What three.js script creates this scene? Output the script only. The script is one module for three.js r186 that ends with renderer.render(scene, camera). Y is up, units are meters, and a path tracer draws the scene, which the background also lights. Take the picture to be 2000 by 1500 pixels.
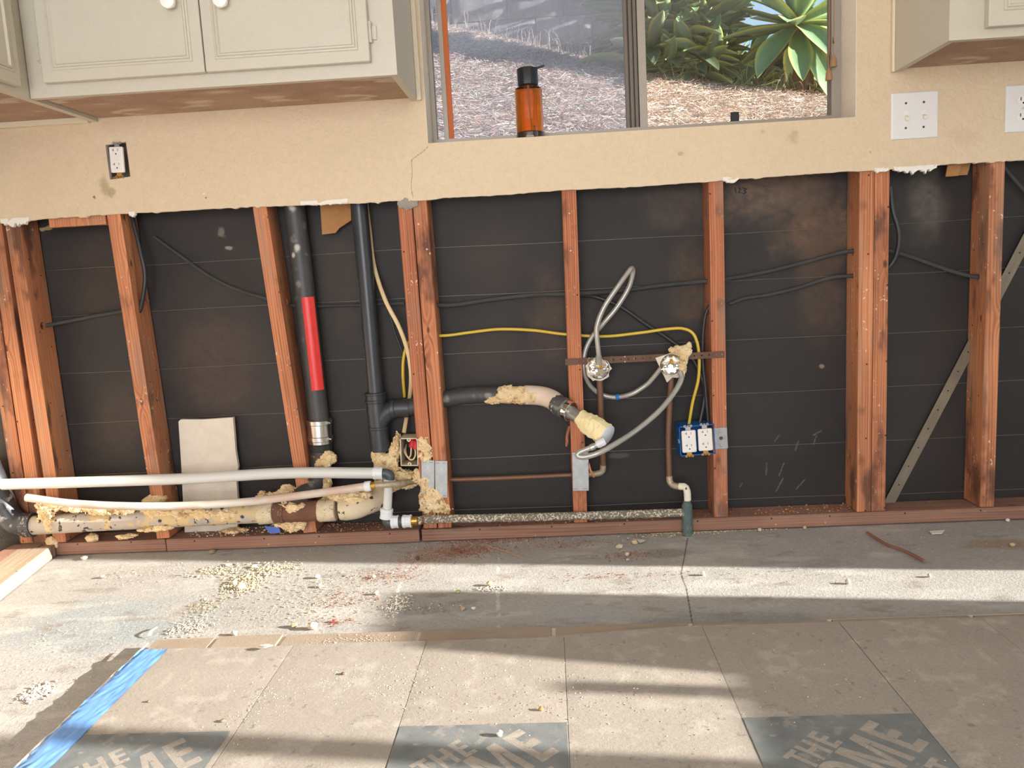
import * as THREE from 'three';
import { RoundedBoxGeometry } from 'three/addons/geometries/RoundedBoxGeometry.js';
import { mergeGeometries, mergeVertices, toCreasedNormals } from 'three/addons/utils/BufferGeometryUtils.js';
import { MarchingCubes } from 'three/addons/objects/MarchingCubes.js';
import { ImprovedNoise } from 'three/addons/math/ImprovedNoise.js';
import { Sky } from 'three/addons/objects/Sky.js';
import { RectAreaLightUniformsLib } from 'three/addons/lights/RectAreaLightUniformsLib.js';
import { Brush, Evaluator, SUBTRACTION } from 'three-bvh-csg';

// metres; the stripped wall's stud faces lie in the plane z = 0, the slab is y = 0, the room is on the +z side
const scene = new THREE.Scene();
const camera = new THREE.PerspectiveCamera(50.43, 4 / 3, 0.05, 200);
camera.position.set(0, 0.7347, 2.1812);
camera.rotation.order = 'YXZ';
camera.rotation.set(-0.13738, 0.049685, -0.05346);

const renderer = new THREE.WebGLRenderer({ antialias: true });
renderer.toneMapping = THREE.LinearToneMapping;
renderer.toneMappingExposure = 0.76;
renderer.shadowMap.enabled = true;
RectAreaLightUniformsLib.init();

// low late-afternoon sun, almost along the stripped wall, from the right
const SUN = new THREE.Vector3(1, 0.287, 0.13).normalize();
const sky = new Sky();
sky.scale.setScalar(1000);
sky.material.uniforms.turbidity.value = 2.2;
sky.material.uniforms.rayleigh.value = 2.1;
sky.material.uniforms.mieCoefficient.value = 0.004;
sky.material.uniforms.mieDirectionalG.value = 0.75;
sky.material.uniforms.sunPosition.value.copy(SUN);
scene.add(sky);
scene.environmentIntensity = 0.62;
const sun = new THREE.DirectionalLight(0xfff9f2, 21.5);
sun.position.copy(SUN).multiplyScalar(20);
sun.castShadow = true;
sun.shadow.mapSize.set(4096, 4096);
Object.assign(sun.shadow.camera, { left: -8, right: 8, top: 8, bottom: -8, near: 1, far: 50 });
scene.add(sun);
// added fill light behind the camera, brightens the stripped wall
const addedFillLight = new THREE.RectAreaLight(0xeef3ff, 12, 1.9, 1.74);
addedFillLight.position.set(-0.35, 0.94, 4.36); addedFillLight.lookAt(-0.35, 0.94, 0); scene.add(addedFillLight);

// ---------------------------------------------------------------- helpers
let seed = 7;
const rnd = () => { seed = (seed + 0x6d2b79f5) | 0; let t = Math.imul(seed ^ (seed >>> 15), 1 | seed); t = (t + Math.imul(t ^ (t >>> 7), 61 | t)) ^ t; return ((t ^ (t >>> 14)) >>> 0) / 4294967296; };
const rr = (a, b) => a + (b - a) * rnd();
const V = (p) => (p.isVector3 ? p : new THREE.Vector3(p[0], p[1], p[2]));
const lerp = (a, b, t) => a + (b - a) * t;
const sat = (x) => Math.min(1, Math.max(0, x));
const smooth = (a, b, x) => { const t = sat((x - a) / (b - a)); return t * t * (3 - 2 * t); };
const perm = new Uint16Array(512), val = new Float32Array(256);
{ const a = [...Array(256).keys()]; for (let i = 255; i > 0; i--) { const j = Math.floor(rnd() * (i + 1)); [a[i], a[j]] = [a[j], a[i]]; } for (let i = 0; i < 512; i++) perm[i] = a[i & 255]; for (let i = 0; i < 256; i++) val[i] = rnd(); }
const n2 = (x, y) => { const i = Math.floor(x), j = Math.floor(y), fx = x - i, fy = y - j, u = fx * fx * (3 - 2 * fx), v = fy * fy * (3 - 2 * fy), h = (a, b) => val[perm[(a & 255) + perm[b & 255]]]; return lerp(lerp(h(i, j), h(i + 1, j), u), lerp(h(i, j + 1), h(i + 1, j + 1), u), v); };
const fbm = (x, y, o = 4) => { let s = 0, a = 0.5, t = 0; for (let k = 0; k < o; k++) { s += a * n2(x, y); t += a; a *= 0.5; x = x * 2.03 + 17.1; y = y * 2.03 + 5.7; } return s / t; };
const pn = new ImprovedNoise();
const n3 = (x, y, z) => pn.noise(x, y, z);
const f3 = (x, y, z, o = 3) => { let s = 0, a = 1, t = 0; for (let k = 0; k < o; k++) { s += a * pn.noise(x, y, z); t += a; a *= 0.5; x *= 2.1; y *= 2.1; z *= 2.1; } return s / t; };

const taken = new Map();
const numbered = (n) => { const k = taken.get(n) ?? 0; taken.set(n, k + 1); return k ? n + '_' + String(k).padStart(3, '0') : n; };
const lit = (m) => { m.castShadow = true; m.receiveShadow = true; return m; };
function tag(o, label, category, group, kind) { if (label) o.userData.label = label; if (category) o.userData.category = category; if (group) o.userData.group = group; if (kind) o.userData.kind = kind; return o; }
function thing(name, label, category, group) { const g = new THREE.Group(); g.name = numbered(name); scene.add(g); return tag(g, label, category, group); }
function part(parent, name, geo, mat, label) { const m = lit(new THREE.Mesh(geo, mat)); m.name = name; parent.add(m); if (label) m.userData.label = label; return m; }
function solo(name, label, category, geo, mat, group) { const m = lit(new THREE.Mesh(geo, mat)); m.name = numbered(name); scene.add(m); return tag(m, label, category, group); }
function struct(name, geo, mat, label, category) { const m = lit(new THREE.Mesh(geo, mat)); m.name = name; scene.add(m); return tag(m, label, category, null, 'structure'); }
function structGroup(name, label, category) { const g = new THREE.Group(); g.name = name; scene.add(g); return tag(g, label, category, null, 'structure'); }

// texture coordinates in metres, chosen by the way each face points
function triUV(geo, ox = 0, oy = 0) {
  const p = geo.attributes.position, n = geo.attributes.normal, uv = new Float32Array(p.count * 2);
  for (let i = 0; i < p.count; i++) {
    const ax = Math.abs(n.getX(i)), ay = Math.abs(n.getY(i)), az = Math.abs(n.getZ(i));
    let u, v;
    if (ax > ay && ax > az) { u = p.getZ(i); v = p.getY(i); } else if (ay > az) { u = p.getX(i); v = p.getZ(i); } else { u = p.getX(i); v = p.getY(i); }
    uv[2 * i] = u + ox; uv[2 * i + 1] = v + oy;
  }
  geo.setAttribute('uv', new THREE.BufferAttribute(uv, 2));
  return geo;
}
function box(x0, x1, y0, y1, z0, z1, r = 0) {
  const w = x1 - x0, h = y1 - y0, d = z1 - z0;
  const g = r ? new RoundedBoxGeometry(w, h, d, 1, Math.min(r, w / 2.1, h / 2.1, d / 2.1)) : new THREE.BoxGeometry(w, h, d).toNonIndexed();
  g.translate((x0 + x1) / 2, (y0 + y1) / 2, (z0 + z1) / 2);
  return triUV(g);
}
const merge = (list) => mergeGeometries(list.map((g) => { const q = g.index ? g.toNonIndexed() : g; for (const k of Object.keys(q.attributes)) if (!['position', 'normal', 'uv'].includes(k)) q.deleteAttribute(k); return q; }));
// a round or flat strand swept along points; radius a number or f(t)
function sweep(pts, r, { n, m = 12, flat = 1, tension = 0.5, ref = [0, 0, 1], cap = true } = {}) {
  const c = new THREE.CatmullRomCurve3(pts.map(V), false, 'catmullrom', tension);
  n = n ?? Math.max(2, (pts.length - 1) * 8);
  const L = c.getLength(), pos = [], uv = [], idx = [];
  let N = null, prevT = null;
  const R = typeof r === 'function' ? r : () => r;
  for (let i = 0; i <= n; i++) {
    const t = i / n, P = c.getPointAt(t), T = c.getTangentAt(t);
    if (!N) { let B = new THREE.Vector3(...ref); if (Math.abs(B.dot(T)) > 0.95) B = new THREE.Vector3(0, 1, 0); N = B.clone().sub(T.clone().multiplyScalar(B.dot(T))).normalize(); }
    else { const q = new THREE.Quaternion().setFromUnitVectors(prevT, T); N.applyQuaternion(q); N.sub(T.clone().multiplyScalar(N.dot(T))).normalize(); }
    prevT = T;
    const S = new THREE.Vector3().crossVectors(T, N), rad = R(t);
    for (let k = 0; k <= m; k++) {
      const a = (k / m) * Math.PI * 2, q = P.clone().addScaledVector(S, Math.cos(a) * rad).addScaledVector(N, Math.sin(a) * rad * flat);
      pos.push(q.x, q.y, q.z); uv.push((k / m) * 2 * Math.PI * rad, t * L);
      if (i < n && k < m) { const a0 = i * (m + 1) + k, b0 = a0 + m + 1; idx.push(a0, a0 + 1, b0, a0 + 1, b0 + 1, b0); }
    }
  }
  if (cap) for (const [i, s] of [[0, 1], [n, -1]]) {
    const P = c.getPointAt(i / n), k0 = pos.length / 3; pos.push(P.x, P.y, P.z); uv.push(0, (i / n) * L);
    for (let k = 0; k <= m; k++) { const a = i * (m + 1) + k; pos.push(pos[3 * a], pos[3 * a + 1], pos[3 * a + 2]); uv.push(0.01 * Math.cos((k / m) * 6.283), 0.01 * Math.sin((k / m) * 6.283)); }
    for (let k = 0; k < m; k++) s > 0 ? idx.push(k0, k0 + 2 + k, k0 + 1 + k) : idx.push(k0, k0 + 1 + k, k0 + 2 + k);
  }
  const g = new THREE.BufferGeometry();
  g.setAttribute('position', new THREE.Float32BufferAttribute(pos, 3)); g.setAttribute('uv', new THREE.Float32BufferAttribute(uv, 2)); g.setIndex(idx);
  // outward winding
  g.computeVertexNormals();
  const p0 = c.getPointAt(0.5), i0 = Math.round(n / 2) * (m + 1), nn = new THREE.Vector3().fromBufferAttribute(g.attributes.normal, i0), out = new THREE.Vector3(pos[3 * i0], pos[3 * i0 + 1], pos[3 * i0 + 2]).sub(c.getPointAt(Math.round(n / 2) / n));
  if (nn.dot(out) < 0) { for (let i = 0; i < idx.length; i += 3) [idx[i + 1], idx[i + 2]] = [idx[i + 2], idx[i + 1]]; g.setIndex(idx); g.computeVertexNormals(); }
  // close the seam in the normals
  const na = g.attributes.normal;
  for (let i = 0; i <= n; i++) { const a = i * (m + 1), b = a + m, v = new THREE.Vector3().fromBufferAttribute(na, a).add(new THREE.Vector3().fromBufferAttribute(na, b)).normalize(); na.setXYZ(a, v.x, v.y, v.z); na.setXYZ(b, v.x, v.y, v.z); }
  return g;
}
// a turned profile [[radius, along], ...] set on the axis from a to b
function turned(profile, a, b, m = 24) {
  const A = V(a), B = V(b), g = new THREE.LatheGeometry(profile.map(([r, y]) => new THREE.Vector2(Math.max(r, 1e-5), y)), m);
  g.applyQuaternion(new THREE.Quaternion().setFromUnitVectors(new THREE.Vector3(0, 1, 0), B.clone().sub(A).normalize()));
  g.translate(A.x, A.y, A.z);
  return toCreasedNormals(g, 0.6);
}
const ring = (r, len, e = 0.0015) => [[0, 0], [r - e, 0], [r, e], [r, len - e], [r - e, len], [0, len]];
function rough(geo, amp, freq, off = 0) {
  let g = geo.clone(); const keepUv = g.attributes.uv; g.deleteAttribute('normal'); if (!keepUv) g.deleteAttribute('uv');
  g = mergeVertices(g, 1e-5); g.computeVertexNormals();
  const p = g.attributes.position, n = g.attributes.normal;
  for (let i = 0; i < p.count; i++) { const x = p.getX(i), y = p.getY(i), z = p.getZ(i), d = amp * f3(x * freq + off, y * freq, z * freq, 3); p.setXYZ(i, x + n.getX(i) * d, y + n.getY(i) * d, z + n.getZ(i) * d); }
  g.computeVertexNormals();
  return g;
}
// lumpy sprayed foam: ellipsoids [x, y, z, rx, ry, rz] joined smoothly and roughened; colour varies with the grain of the foam
function foamGeo(blobs, res = 48, amp = 0.006, freq = 55, k = 0.012) {
  const lo = [1e9, 1e9, 1e9], hi = [-1e9, -1e9, -1e9];
  for (const b of blobs) for (let i = 0; i < 3; i++) { lo[i] = Math.min(lo[i], b[i] - b[3 + i] - 0.016); hi[i] = Math.max(hi[i], b[i] + b[3 + i] + 0.016); }
  const c = lo.map((v, i) => (v + hi[i]) / 2), half = lo.map((v, i) => (hi[i] - v) / 2);
  const mc = new MarchingCubes(res, new THREE.MeshStandardMaterial(), false, false, 160000);
  mc.isolation = 0; const F = mc.field, hs = res / 2;
  for (let z = 0; z < res; z++) for (let y = 0; y < res; y++) for (let x = 0; x < res; x++) {
    const X = c[0] + ((x - hs) / hs) * half[0], Y = c[1] + ((y - hs) / hs) * half[1], Z = c[2] + ((z - hs) / hs) * half[2];
    let s = 0;
    for (const b of blobs) { const q = Math.hypot((X - b[0]) / b[3], (Y - b[1]) / b[4], (Z - b[2]) / b[5]), d = (q - 1) * Math.min(b[3], b[4], b[5]); s += Math.exp(-d / k); }
    F[x + y * res + z * res * res] = k * Math.log(Math.max(s, 1e-30)) + amp * f3(X * freq, Y * freq, Z * freq, 3) + 0.35 * amp * n3(X * freq * 4.3, Y * freq * 4.3, Z * freq * 4.3);
  }
  mc.update();
  const n = mc.count, pos = mc.positionArray.slice(0, n * 3), nor = mc.normalArray.slice(0, n * 3);
  for (let i = 0; i < n; i++) for (let j = 0; j < 3; j++) pos[3 * i + j] = c[j] + pos[3 * i + j] * half[j];
  let g = new THREE.BufferGeometry(); g.setAttribute('position', new THREE.BufferAttribute(pos, 3));
  g = mergeVertices(g, 1e-5); g.computeVertexNormals();
  return foamTint(g);
}
function foamTint(g) {
  const p = g.attributes.position, col = new Float32Array(p.count * 3);
  for (let i = 0; i < p.count; i++) {
    const x = p.getX(i), y = p.getY(i), z = p.getZ(i), a = sat(0.5 + 0.9 * f3(x * 30 + 4, y * 30, z * 30, 3)), b = smooth(0.18, 0.4, f3(x * 60 + 9, y * 60, z * 60, 2));
    col[3 * i] = lerp(lerp(0.86, 0.7, a), 0.46, 0.8 * b); col[3 * i + 1] = lerp(lerp(0.7, 0.48, a), 0.27, 0.8 * b); col[3 * i + 2] = lerp(lerp(0.44, 0.21, a), 0.11, 0.8 * b);
  }
  g.setAttribute('color', new THREE.BufferAttribute(col, 3));
  if (!g.attributes.uv) { const uv = new Float32Array(p.count * 2); for (let i = 0; i < p.count; i++) { uv[2 * i] = p.getX(i) + p.getZ(i); uv[2 * i + 1] = p.getY(i) + p.getZ(i) * 0.5; } g.setAttribute('uv', new THREE.BufferAttribute(uv, 2)); }
  return g;
}
// outline [[x, y], ...] given thickness along z
function slab(outline, z0, z1, holes = []) {
  const s = new THREE.Shape(outline.map(([x, y]) => new THREE.Vector2(x, y)));
  for (const h of holes) s.holes.push(new THREE.Path(h.map(([x, y]) => new THREE.Vector2(x, y))));
  const g = new THREE.ExtrudeGeometry(s, { depth: z1 - z0, bevelEnabled: false });
  g.translate(0, 0, z0);
  return g;
}
const circle = (x, y, r, n = 16) => Array.from({ length: n }, (_, i) => [x + r * Math.cos((i / n) * 6.2832), y + r * Math.sin((i / n) * 6.2832)]);
const rectPath = (x0, x1, y0, y1) => [[x0, y0], [x1, y0], [x1, y1], [x0, y1]];

// ---------------------------------------------------------------- computed textures (colour, grain, stains, print)
// fn(x, y) gets metres, returns sRGB 0..255
function paint(w, h, sizeX, sizeY, fn, { x0 = 0, y0 = 0, wrap = THREE.MirroredRepeatWrapping } = {}) {
  const d = new Uint8Array(w * h * 4);
  for (let j = 0; j < h; j++) for (let i = 0; i < w; i++) {
    const c = fn(x0 + ((i + 0.5) / w) * sizeX, y0 + ((j + 0.5) / h) * sizeY), o = 4 * (j * w + i);
    d[o] = sat(c[0] / 255) * 255; d[o + 1] = sat(c[1] / 255) * 255; d[o + 2] = sat(c[2] / 255) * 255; d[o + 3] = 255;
  }
  const t = new THREE.DataTexture(d, w, h); t.colorSpace = THREE.SRGBColorSpace; return place(t, sizeX, sizeY, x0, y0, wrap);
}
function grey(w, h, sizeX, sizeY, fn, opt = {}) {
  const d = new Uint8Array(w * h * 4);
  for (let j = 0; j < h; j++) for (let i = 0; i < w; i++) { const v = sat(fn((opt.x0 ?? 0) + ((i + 0.5) / w) * sizeX, (opt.y0 ?? 0) + ((j + 0.5) / h) * sizeY)) * 255, o = 4 * (j * w + i); d[o] = d[o + 1] = d[o + 2] = v; d[o + 3] = 255; }
  return place(new THREE.DataTexture(d, w, h), sizeX, sizeY, opt.x0 ?? 0, opt.y0 ?? 0, opt.wrap ?? THREE.MirroredRepeatWrapping);
}
function place(t, sx, sy, x0, y0, wrap) {
  t.wrapS = t.wrapT = wrap; t.magFilter = THREE.LinearFilter; t.minFilter = THREE.LinearMipmapLinearFilter; t.generateMipmaps = true;
  t.repeat.set(1 / sx, 1 / sy); t.offset.set(-x0 / sx, -y0 / sy); t.needsUpdate = true; return t;
}
const std = (o) => new THREE.MeshStandardMaterial({ roughness: 0.8, ...o });
const mix3 = (a, b, t) => [lerp(a[0], b[0], t), lerp(a[1], b[1], t), lerp(a[2], b[2], t)];
// soft-edged stain of its own outline
const blot = (x, y, cx, cy, rx, ry, f = 30, sd = 0) => sat(1.25 - Math.hypot((x - cx) / rx, (y - cy) / ry) + 1.1 * (fbm(x * f + sd, y * f + sd * 2, 4) - 0.5));
const segd = (x, y, a, b) => { const dx = b[0] - a[0], dy = b[1] - a[1], t = sat(((x - a[0]) * dx + (y - a[1]) * dy) / (dx * dx + dy * dy)); return Math.hypot(x - a[0] - t * dx, y - a[1] - t * dy); };

// ---------------------------------------------------------------- materials
const peel = grey(512, 512, 0.25, 0.25, (x, y) => smooth(0.35, 0.75, fbm(x * 160, y * 160, 3)) * 0.8 + 0.2 * fbm(x * 500 + 3, y * 500, 2));
const grit = grey(512, 512, 0.2, 0.2, (x, y) => 0.6 * fbm(x * 220, y * 220, 4) + 0.4 * n2(x * 1500, y * 1500));
const M = {};
{
  // tan wall paint with the smudges, scuffs and hairline crack it carries
  const crack = [[-0.2925, 1.0658], [-0.3067, 1.0538], [-0.3263, 1.042], [-0.3375, 1.0349], [-0.3382, 1.005], [-0.3434, 0.9701], [-0.3415, 0.9399]];
  const blots = [[...[-1.1597, 1.0129], 0.018, 0.035, [150, 132, 92], 0.55, 40], [...[-1.1433, 0.9986], 0.012, 0.018, [140, 124, 88], 0.5, 60], [...[0.6387, 1.0335], 0.02, 0.02, [170, 143, 108], 0.5, 60], [...[0.3567, 1.0096], 0.008, 0.006, [168, 142, 108], 0.6, 90], [...[-0.166, 1.0853], 0.012, 0.008, [180, 150, 115], 0.4, 90], [...[0.5643, 1.0506], 0.008, 0.01, [176, 148, 112], 0.5, 90], [...[1.0608, 1.0058], 0.05, 0.03, [196, 168, 134], 0.35, 50]];
  const spots = [[...[-1.1921, 0.9881], 0.0045, [150, 108, 72]], [...[-0.8953, 0.9805], 0.003, [235, 220, 196]], [...[-0.891, 0.9697], 0.0025, [120, 100, 70]], [...[-0.5669, 0.9394], 0.003, [190, 160, 120]], [...[0.8331, 0.9853], 0.003, [190, 160, 120]]];
  M.wallMap = paint(2048, 720, 3.2, 1.125, (x, y) => {
    let c = mix3([208, 186, 154], [215, 194, 163], fbm(x * 3, y * 3, 4)); const g = (fbm(x * 120, y * 120, 2) - 0.5) * 7; c = c.map((v) => v + g);
    for (const [cx, cy, rx, ry, col, k, f] of blots) if (Math.abs(x - cx) < rx * 2.5 && Math.abs(y - cy) < ry * 2.5) c = mix3(c, col, k * smooth(0.15, 0.9, blot(x, y, cx, cy, rx, ry, f)));
    for (const [cx, cy, r, col] of spots) if (Math.hypot((x - cx) * 1.3, y - cy) < r * (0.7 + 0.7 * n2(x * 700, y * 700))) c = col;
    for (let i = 0; i < crack.length - 1; i++) if (segd(x, y, crack[i], crack[i + 1]) < 0.0009) c = mix3(c, [150, 122, 92], 0.75);
    return c;
  }, { x0: -1.6, y0: 0.9 });
  M.wall = std({ map: M.wallMap, bumpMap: peel, bumpScale: 0.0007, roughness: 0.62 });
  M.room = std({ color: 0xe2d6c2, bumpMap: peel, bumpScale: 0.0007, roughness: 0.7 });
  M.ceiling = std({ color: 0xece6da, roughness: 0.9, bumpMap: peel, bumpScale: 0.001 });
  M.gypsum = std({ color: 0xe9e2d6, roughness: 0.95, bumpMap: grit, bumpScale: 0.0015 });
  M.gypsumPaper = std({ map: paint(256, 256, 0.3, 0.3, (x, y) => mix3([206, 195, 176], [224, 214, 197], fbm(x * 40, y * 40, 4))), roughness: 0.9, bumpMap: grit, bumpScale: 0.0006 });
  M.joint = std({ color: 0xcfc6b8, roughness: 0.95, bumpMap: grit, bumpScale: 0.002 });
  M.stucco = std({ color: 0xc9bda8, roughness: 0.95, bumpMap: grit, bumpScale: 0.003 });
  // cabinets
  M.cab = std({ map: paint(512, 512, 0.9, 0.9, (x, y) => mix3([189, 181, 163], [197, 190, 173], fbm(x * 5, y * 7, 4)).map((v) => v + (n2(x * 300, y * 300) - 0.5) * 3)), roughness: 0.42, bumpMap: peel, bumpScale: 0.00012 });
  M.cabEdge = std({ color: 0xd9cdb2, roughness: 0.5 });
  M.particle = std({ map: paint(768, 512, 0.75, 0.5, (x, y) => { let c = mix3([150, 122, 100], [182, 152, 130], fbm(x * 14, y * 20, 5)); c = mix3(c, [202, 186, 164], 0.8 * smooth(0.56, 0.74, fbm(x * 9 + 40, y * 24, 5))); return c.map((v) => v + (n2(x * 900, y * 900) - 0.5) * 34); }), roughness: 0.95, bumpMap: grit, bumpScale: 0.0008 });
  M.knob = std({ color: 0xf1eee6, roughness: 0.18 });
  // framing lumber: reddish fir with grain, knots, nail holes and flecks of joint compound
  const wood = (sd, a, b, dark) => paint(256, 1024, 0.26, 1.04, (x, y) => {
    let kx = 0, kd = 0;
    for (let k = 0; k < 5; k++) { const cx = val[sd * 7 + k] * 0.26, cy = val[sd * 7 + k + 40] * 1.04, q = Math.hypot((x - cx) * 1.6, (y - cy) * 0.75); kx += 0.012 * Math.exp(-q * q / 0.0006) * Math.sign(x - cx); kd = Math.max(kd, 1 - q / (0.007 + 0.004 * val[k + sd])); }
    const w = x + kx + 0.01 * (fbm(x * 6 + sd * 9, y * 1.6, 3) - 0.5), ringv = 0.5 + 0.5 * Math.sin(w * 900 + 5 * fbm(x * 12 + sd, y * 0.9, 2) * 6), fib = fbm(w * 420 + sd * 31, y * 7, 3);
    let c = mix3(a, b, sat(0.22 + 0.5 * ringv * (0.3 + 0.7 * fbm(x * 10, y * 2 + sd, 2)) + 0.9 * (fib - 0.5) + 0.9 * (fbm(x * 9 + sd, y * 3, 4) - 0.5)));
    c = mix3(c, dark, 0.75 * smooth(0.0, 0.7, kd));
    c = mix3(c, dark, 0.65 * smooth(0.6, 0.8, fbm(x * 18 + sd * 3, y * 7 + 11, 5))); c = mix3(c, [150, 128, 112], 0.4 * smooth(0.58, 0.75, fbm(x * 22 + sd * 8, y * 3 + 31, 4)));
    const f = fbm(x * 130 + sd * 13, y * 90, 3); if (f > 0.77) c = mix3(c, [226, 208, 186], 0.8 * smooth(0.77, 0.81, f) * smooth(0.4, 0.6, n2(x * 30, y * 14 + sd)));
    const nx = Math.abs(((x + sd * 0.013) % 0.043) - 0.02), ny = Math.abs(((y + 0.05 * val[(sd * 3 + Math.floor(x / 0.043)) & 255]) % 0.2) - 0.1); if (Math.hypot(nx, ny) < 0.0022) c = [52, 34, 26];
    return c;
  });
  M.stud = [std({ map: wood(1, [208, 140, 96], [142, 85, 56], [66, 42, 34]), roughness: 0.78, bumpMap: grit, bumpScale: 0.0004 }), std({ map: wood(2, [200, 130, 88], [132, 77, 51], [60, 38, 34]), roughness: 0.78, bumpMap: grit, bumpScale: 0.0004 }), std({ map: wood(3, [194, 122, 83], [125, 70, 47], [58, 36, 32]), roughness: 0.78, bumpMap: grit, bumpScale: 0.0004 })];
  M.plate = std({ map: wood(4, [158, 118, 97], [114, 82, 67], [72, 52, 46]), roughness: 0.9, bumpMap: grit, bumpScale: 0.0006 });
  M.oldwood = std({ map: wood(5, [176, 158, 134], [138, 118, 96], [104, 78, 58]), roughness: 0.9, bumpMap: grit, bumpScale: 0.0006 });
  // asphalt building paper, with dust, water marks and scuffs
  const dust = [[...[0.6029, 0.8952], 0.2, 0.085, [96, 78, 62], 1.0, 13], [...[0.7248, 0.8002], 0.13, 0.15, [94, 72, 54], 1.0, 15], [...[0.7382, 0.6482], 0.08, 0.2, [78, 60, 46], 0.7, 16], [...[1.0212, 0.8647], 0.06, 0.11, [88, 82, 72], 0.9, 12], [...[0.3566, 0.8887], 0.14, 0.08, [72, 60, 48], 0.8, 14], [...[0.3928, 0.6663], 0.07, 0.15, [80, 60, 40], 0.7, 20], [...[0.0042, 0.6159], 0.07, 0.16, [78, 57, 40], 0.7, 22], [...[-1.2563, 0.7523], 0.1, 0.16, [70, 55, 42], 0.5, 8], [...[-0.9542, 0.5336], 0.16, 0.24, [74, 58, 45], 0.7, 6], [...[-1.2471, 0.3388], 0.1, 0.14, [74, 58, 44], 0.5, 8], [...[-0.5846, 0.7172], 0.1, 0.2, [64, 50, 38], 0.5, 8], [...[-0.1793, 0.5249], 0.12, 0.1, [60, 47, 38], 0.5, 12], [...[-0.1646, 0.7796], 0.12, 0.12, [58, 45, 36], 0.45, 12]];
  const white = [[...[-0.9001, 0.8826], 0.018, 0.02, [150, 138, 124], 0.6, 60], [...[-0.8841, 0.8394], 0.016, 0.008, [170, 158, 142], 0.75, 90], [...[0.7477, 0.4284], 0.014, 0.01, [150, 130, 108], 0.85, 90], [...[0.1808, 0.2011], 0.035, 0.012, [104, 96, 90], 0.6, 50], [...[0.153, 0.232], 0.02, 0.008, [100, 94, 90], 0.5, 60]];
  const rub = [[[0.6277, 0.2405], [0.6162, 0.2234]], [[0.6412, 0.1591], [0.6267, 0.1227]], [[0.6381, 0.1148], [0.6178, 0.0785]], [[0.6978, 0.1079], [0.6749, 0.0836]], [[0.6812, 0.2206], [0.6726, 0.1946]], [[0.5929, 0.1612], [0.5911, 0.1272]], [[0.7447, 0.247], [0.7236, 0.2362]], [[0.7306, 0.233], [0.7236, 0.2099]], [[0.5237, 0.1048], [0.5179, 0.0975]]];
  // pencilled figures near the top of the bay
  const marks = [[[0.5162, 0.9257], [0.5187, 0.9121]], [[0.5243, 0.9239], [0.5311, 0.9222]], [[0.5311, 0.9222], [0.5255, 0.9117]], [[0.5255, 0.9117], [0.5323, 0.9113]], [[0.5379, 0.9231], [0.5461, 0.92]], [[0.5461, 0.92], [0.5406, 0.9163]], [[0.5406, 0.9163], [0.5459, 0.9105]], [[0.5459, 0.9105], [0.5377, 0.9083]]];
  M.paper = std({
    map: paint(2048, 700, 3.3, 1.12, (x, y) => {
      let c = mix3([28, 25, 23], [50, 44, 39], fbm(x * 4 + 3, y * 5, 5));
      for (const [cx, cy, rx, ry, col, k, f] of dust) if (Math.abs(x - cx) < rx * 2 && Math.abs(y - cy) < ry * 2) c = mix3(c, col, k * smooth(0.1, 0.95, blot(x, y, cx, cy, rx, ry, f, 3)) * (0.6 + 0.8 * (fbm(x * 70, y * 70, 3) - 0.1)));
      for (const [cx, cy, rx, ry, col, k, f] of white) if (Math.abs(x - cx) < rx * 2 && Math.abs(y - cy) < ry * 2) c = mix3(c, col, k * smooth(0.3, 0.9, blot(x, y, cx, cy, rx, ry, f, 5)));
      for (const [a, b] of marks) if (segd(x, y, a, b) < 0.0013) c = [14, 13, 12];
      for (const [a, b] of rub) { const d = segd(x, y, a, b); if (d < 0.006) c = mix3(c, [120, 112, 104], 0.75 * smooth(0.004, 0.0005, d + 0.003 * (fbm(x * 300, y * 300, 2) - 0.3))); }
      const g = (n2(x * 700, y * 700) - 0.5) * 8; return c.map((v) => v + g);
    }, { x0: -1.6, y0: 0 }),
    roughness: 0.66, bumpMap: grit, bumpScale: 0.0006,
  });
  M.wire = std({ color: 0x8c857c, roughness: 0.45, metalness: 0.8 });
  // floor
  const cr = [[0.3444, 0.0467], [0.3137, 0.1824], [0.2853, 0.3025], [0.2828, 0.3967], [0.274, 0.4819], [0.2648, 0.572]], joints = [[[-0.3948, -0.0159], [-0.3903, 0.1662]], [[-0.3903, 0.1662], [-0.3882, 0.3531]], [[-0.3882, 0.3531], [-0.3633, 0.5375]], [[-0.1596, 0.1521], [-0.1499, 0.3585]], [[-0.1499, 0.3585], [-0.1343, 0.584]]];
  const slabPatches = [[...[-0.258, 0.4799], 0.12, 0.07, [168, 168, 166], 0.75, 14], [...[0.0448, 0.5038], 0.17, 0.075, [170, 171, 170], 0.8, 12], [...[0.574, 0.2629], 0.12, 0.06, [150, 150, 146], 0.6, 14], [...[0.3167, 0.5635], 0.2, 0.05, [140, 142, 140], 0.6, 12], [...[-1.0302, 0.4879], 0.25, 0.15, [150, 157, 157], 0.8, 9], [...[-0.7429, 0.2395], 0.3, 0.12, [178, 176, 169], 0.5, 9], [...[0.2695, 0.1589], 0.06, 0.04, [140, 132, 122], 0.6, 20], [...[1.1041, 0.1729], 0.12, 0.05, [150, 130, 106], 0.6, 16]];  // soft grey, bluish and tan patches mixed into the slab colour
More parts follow.
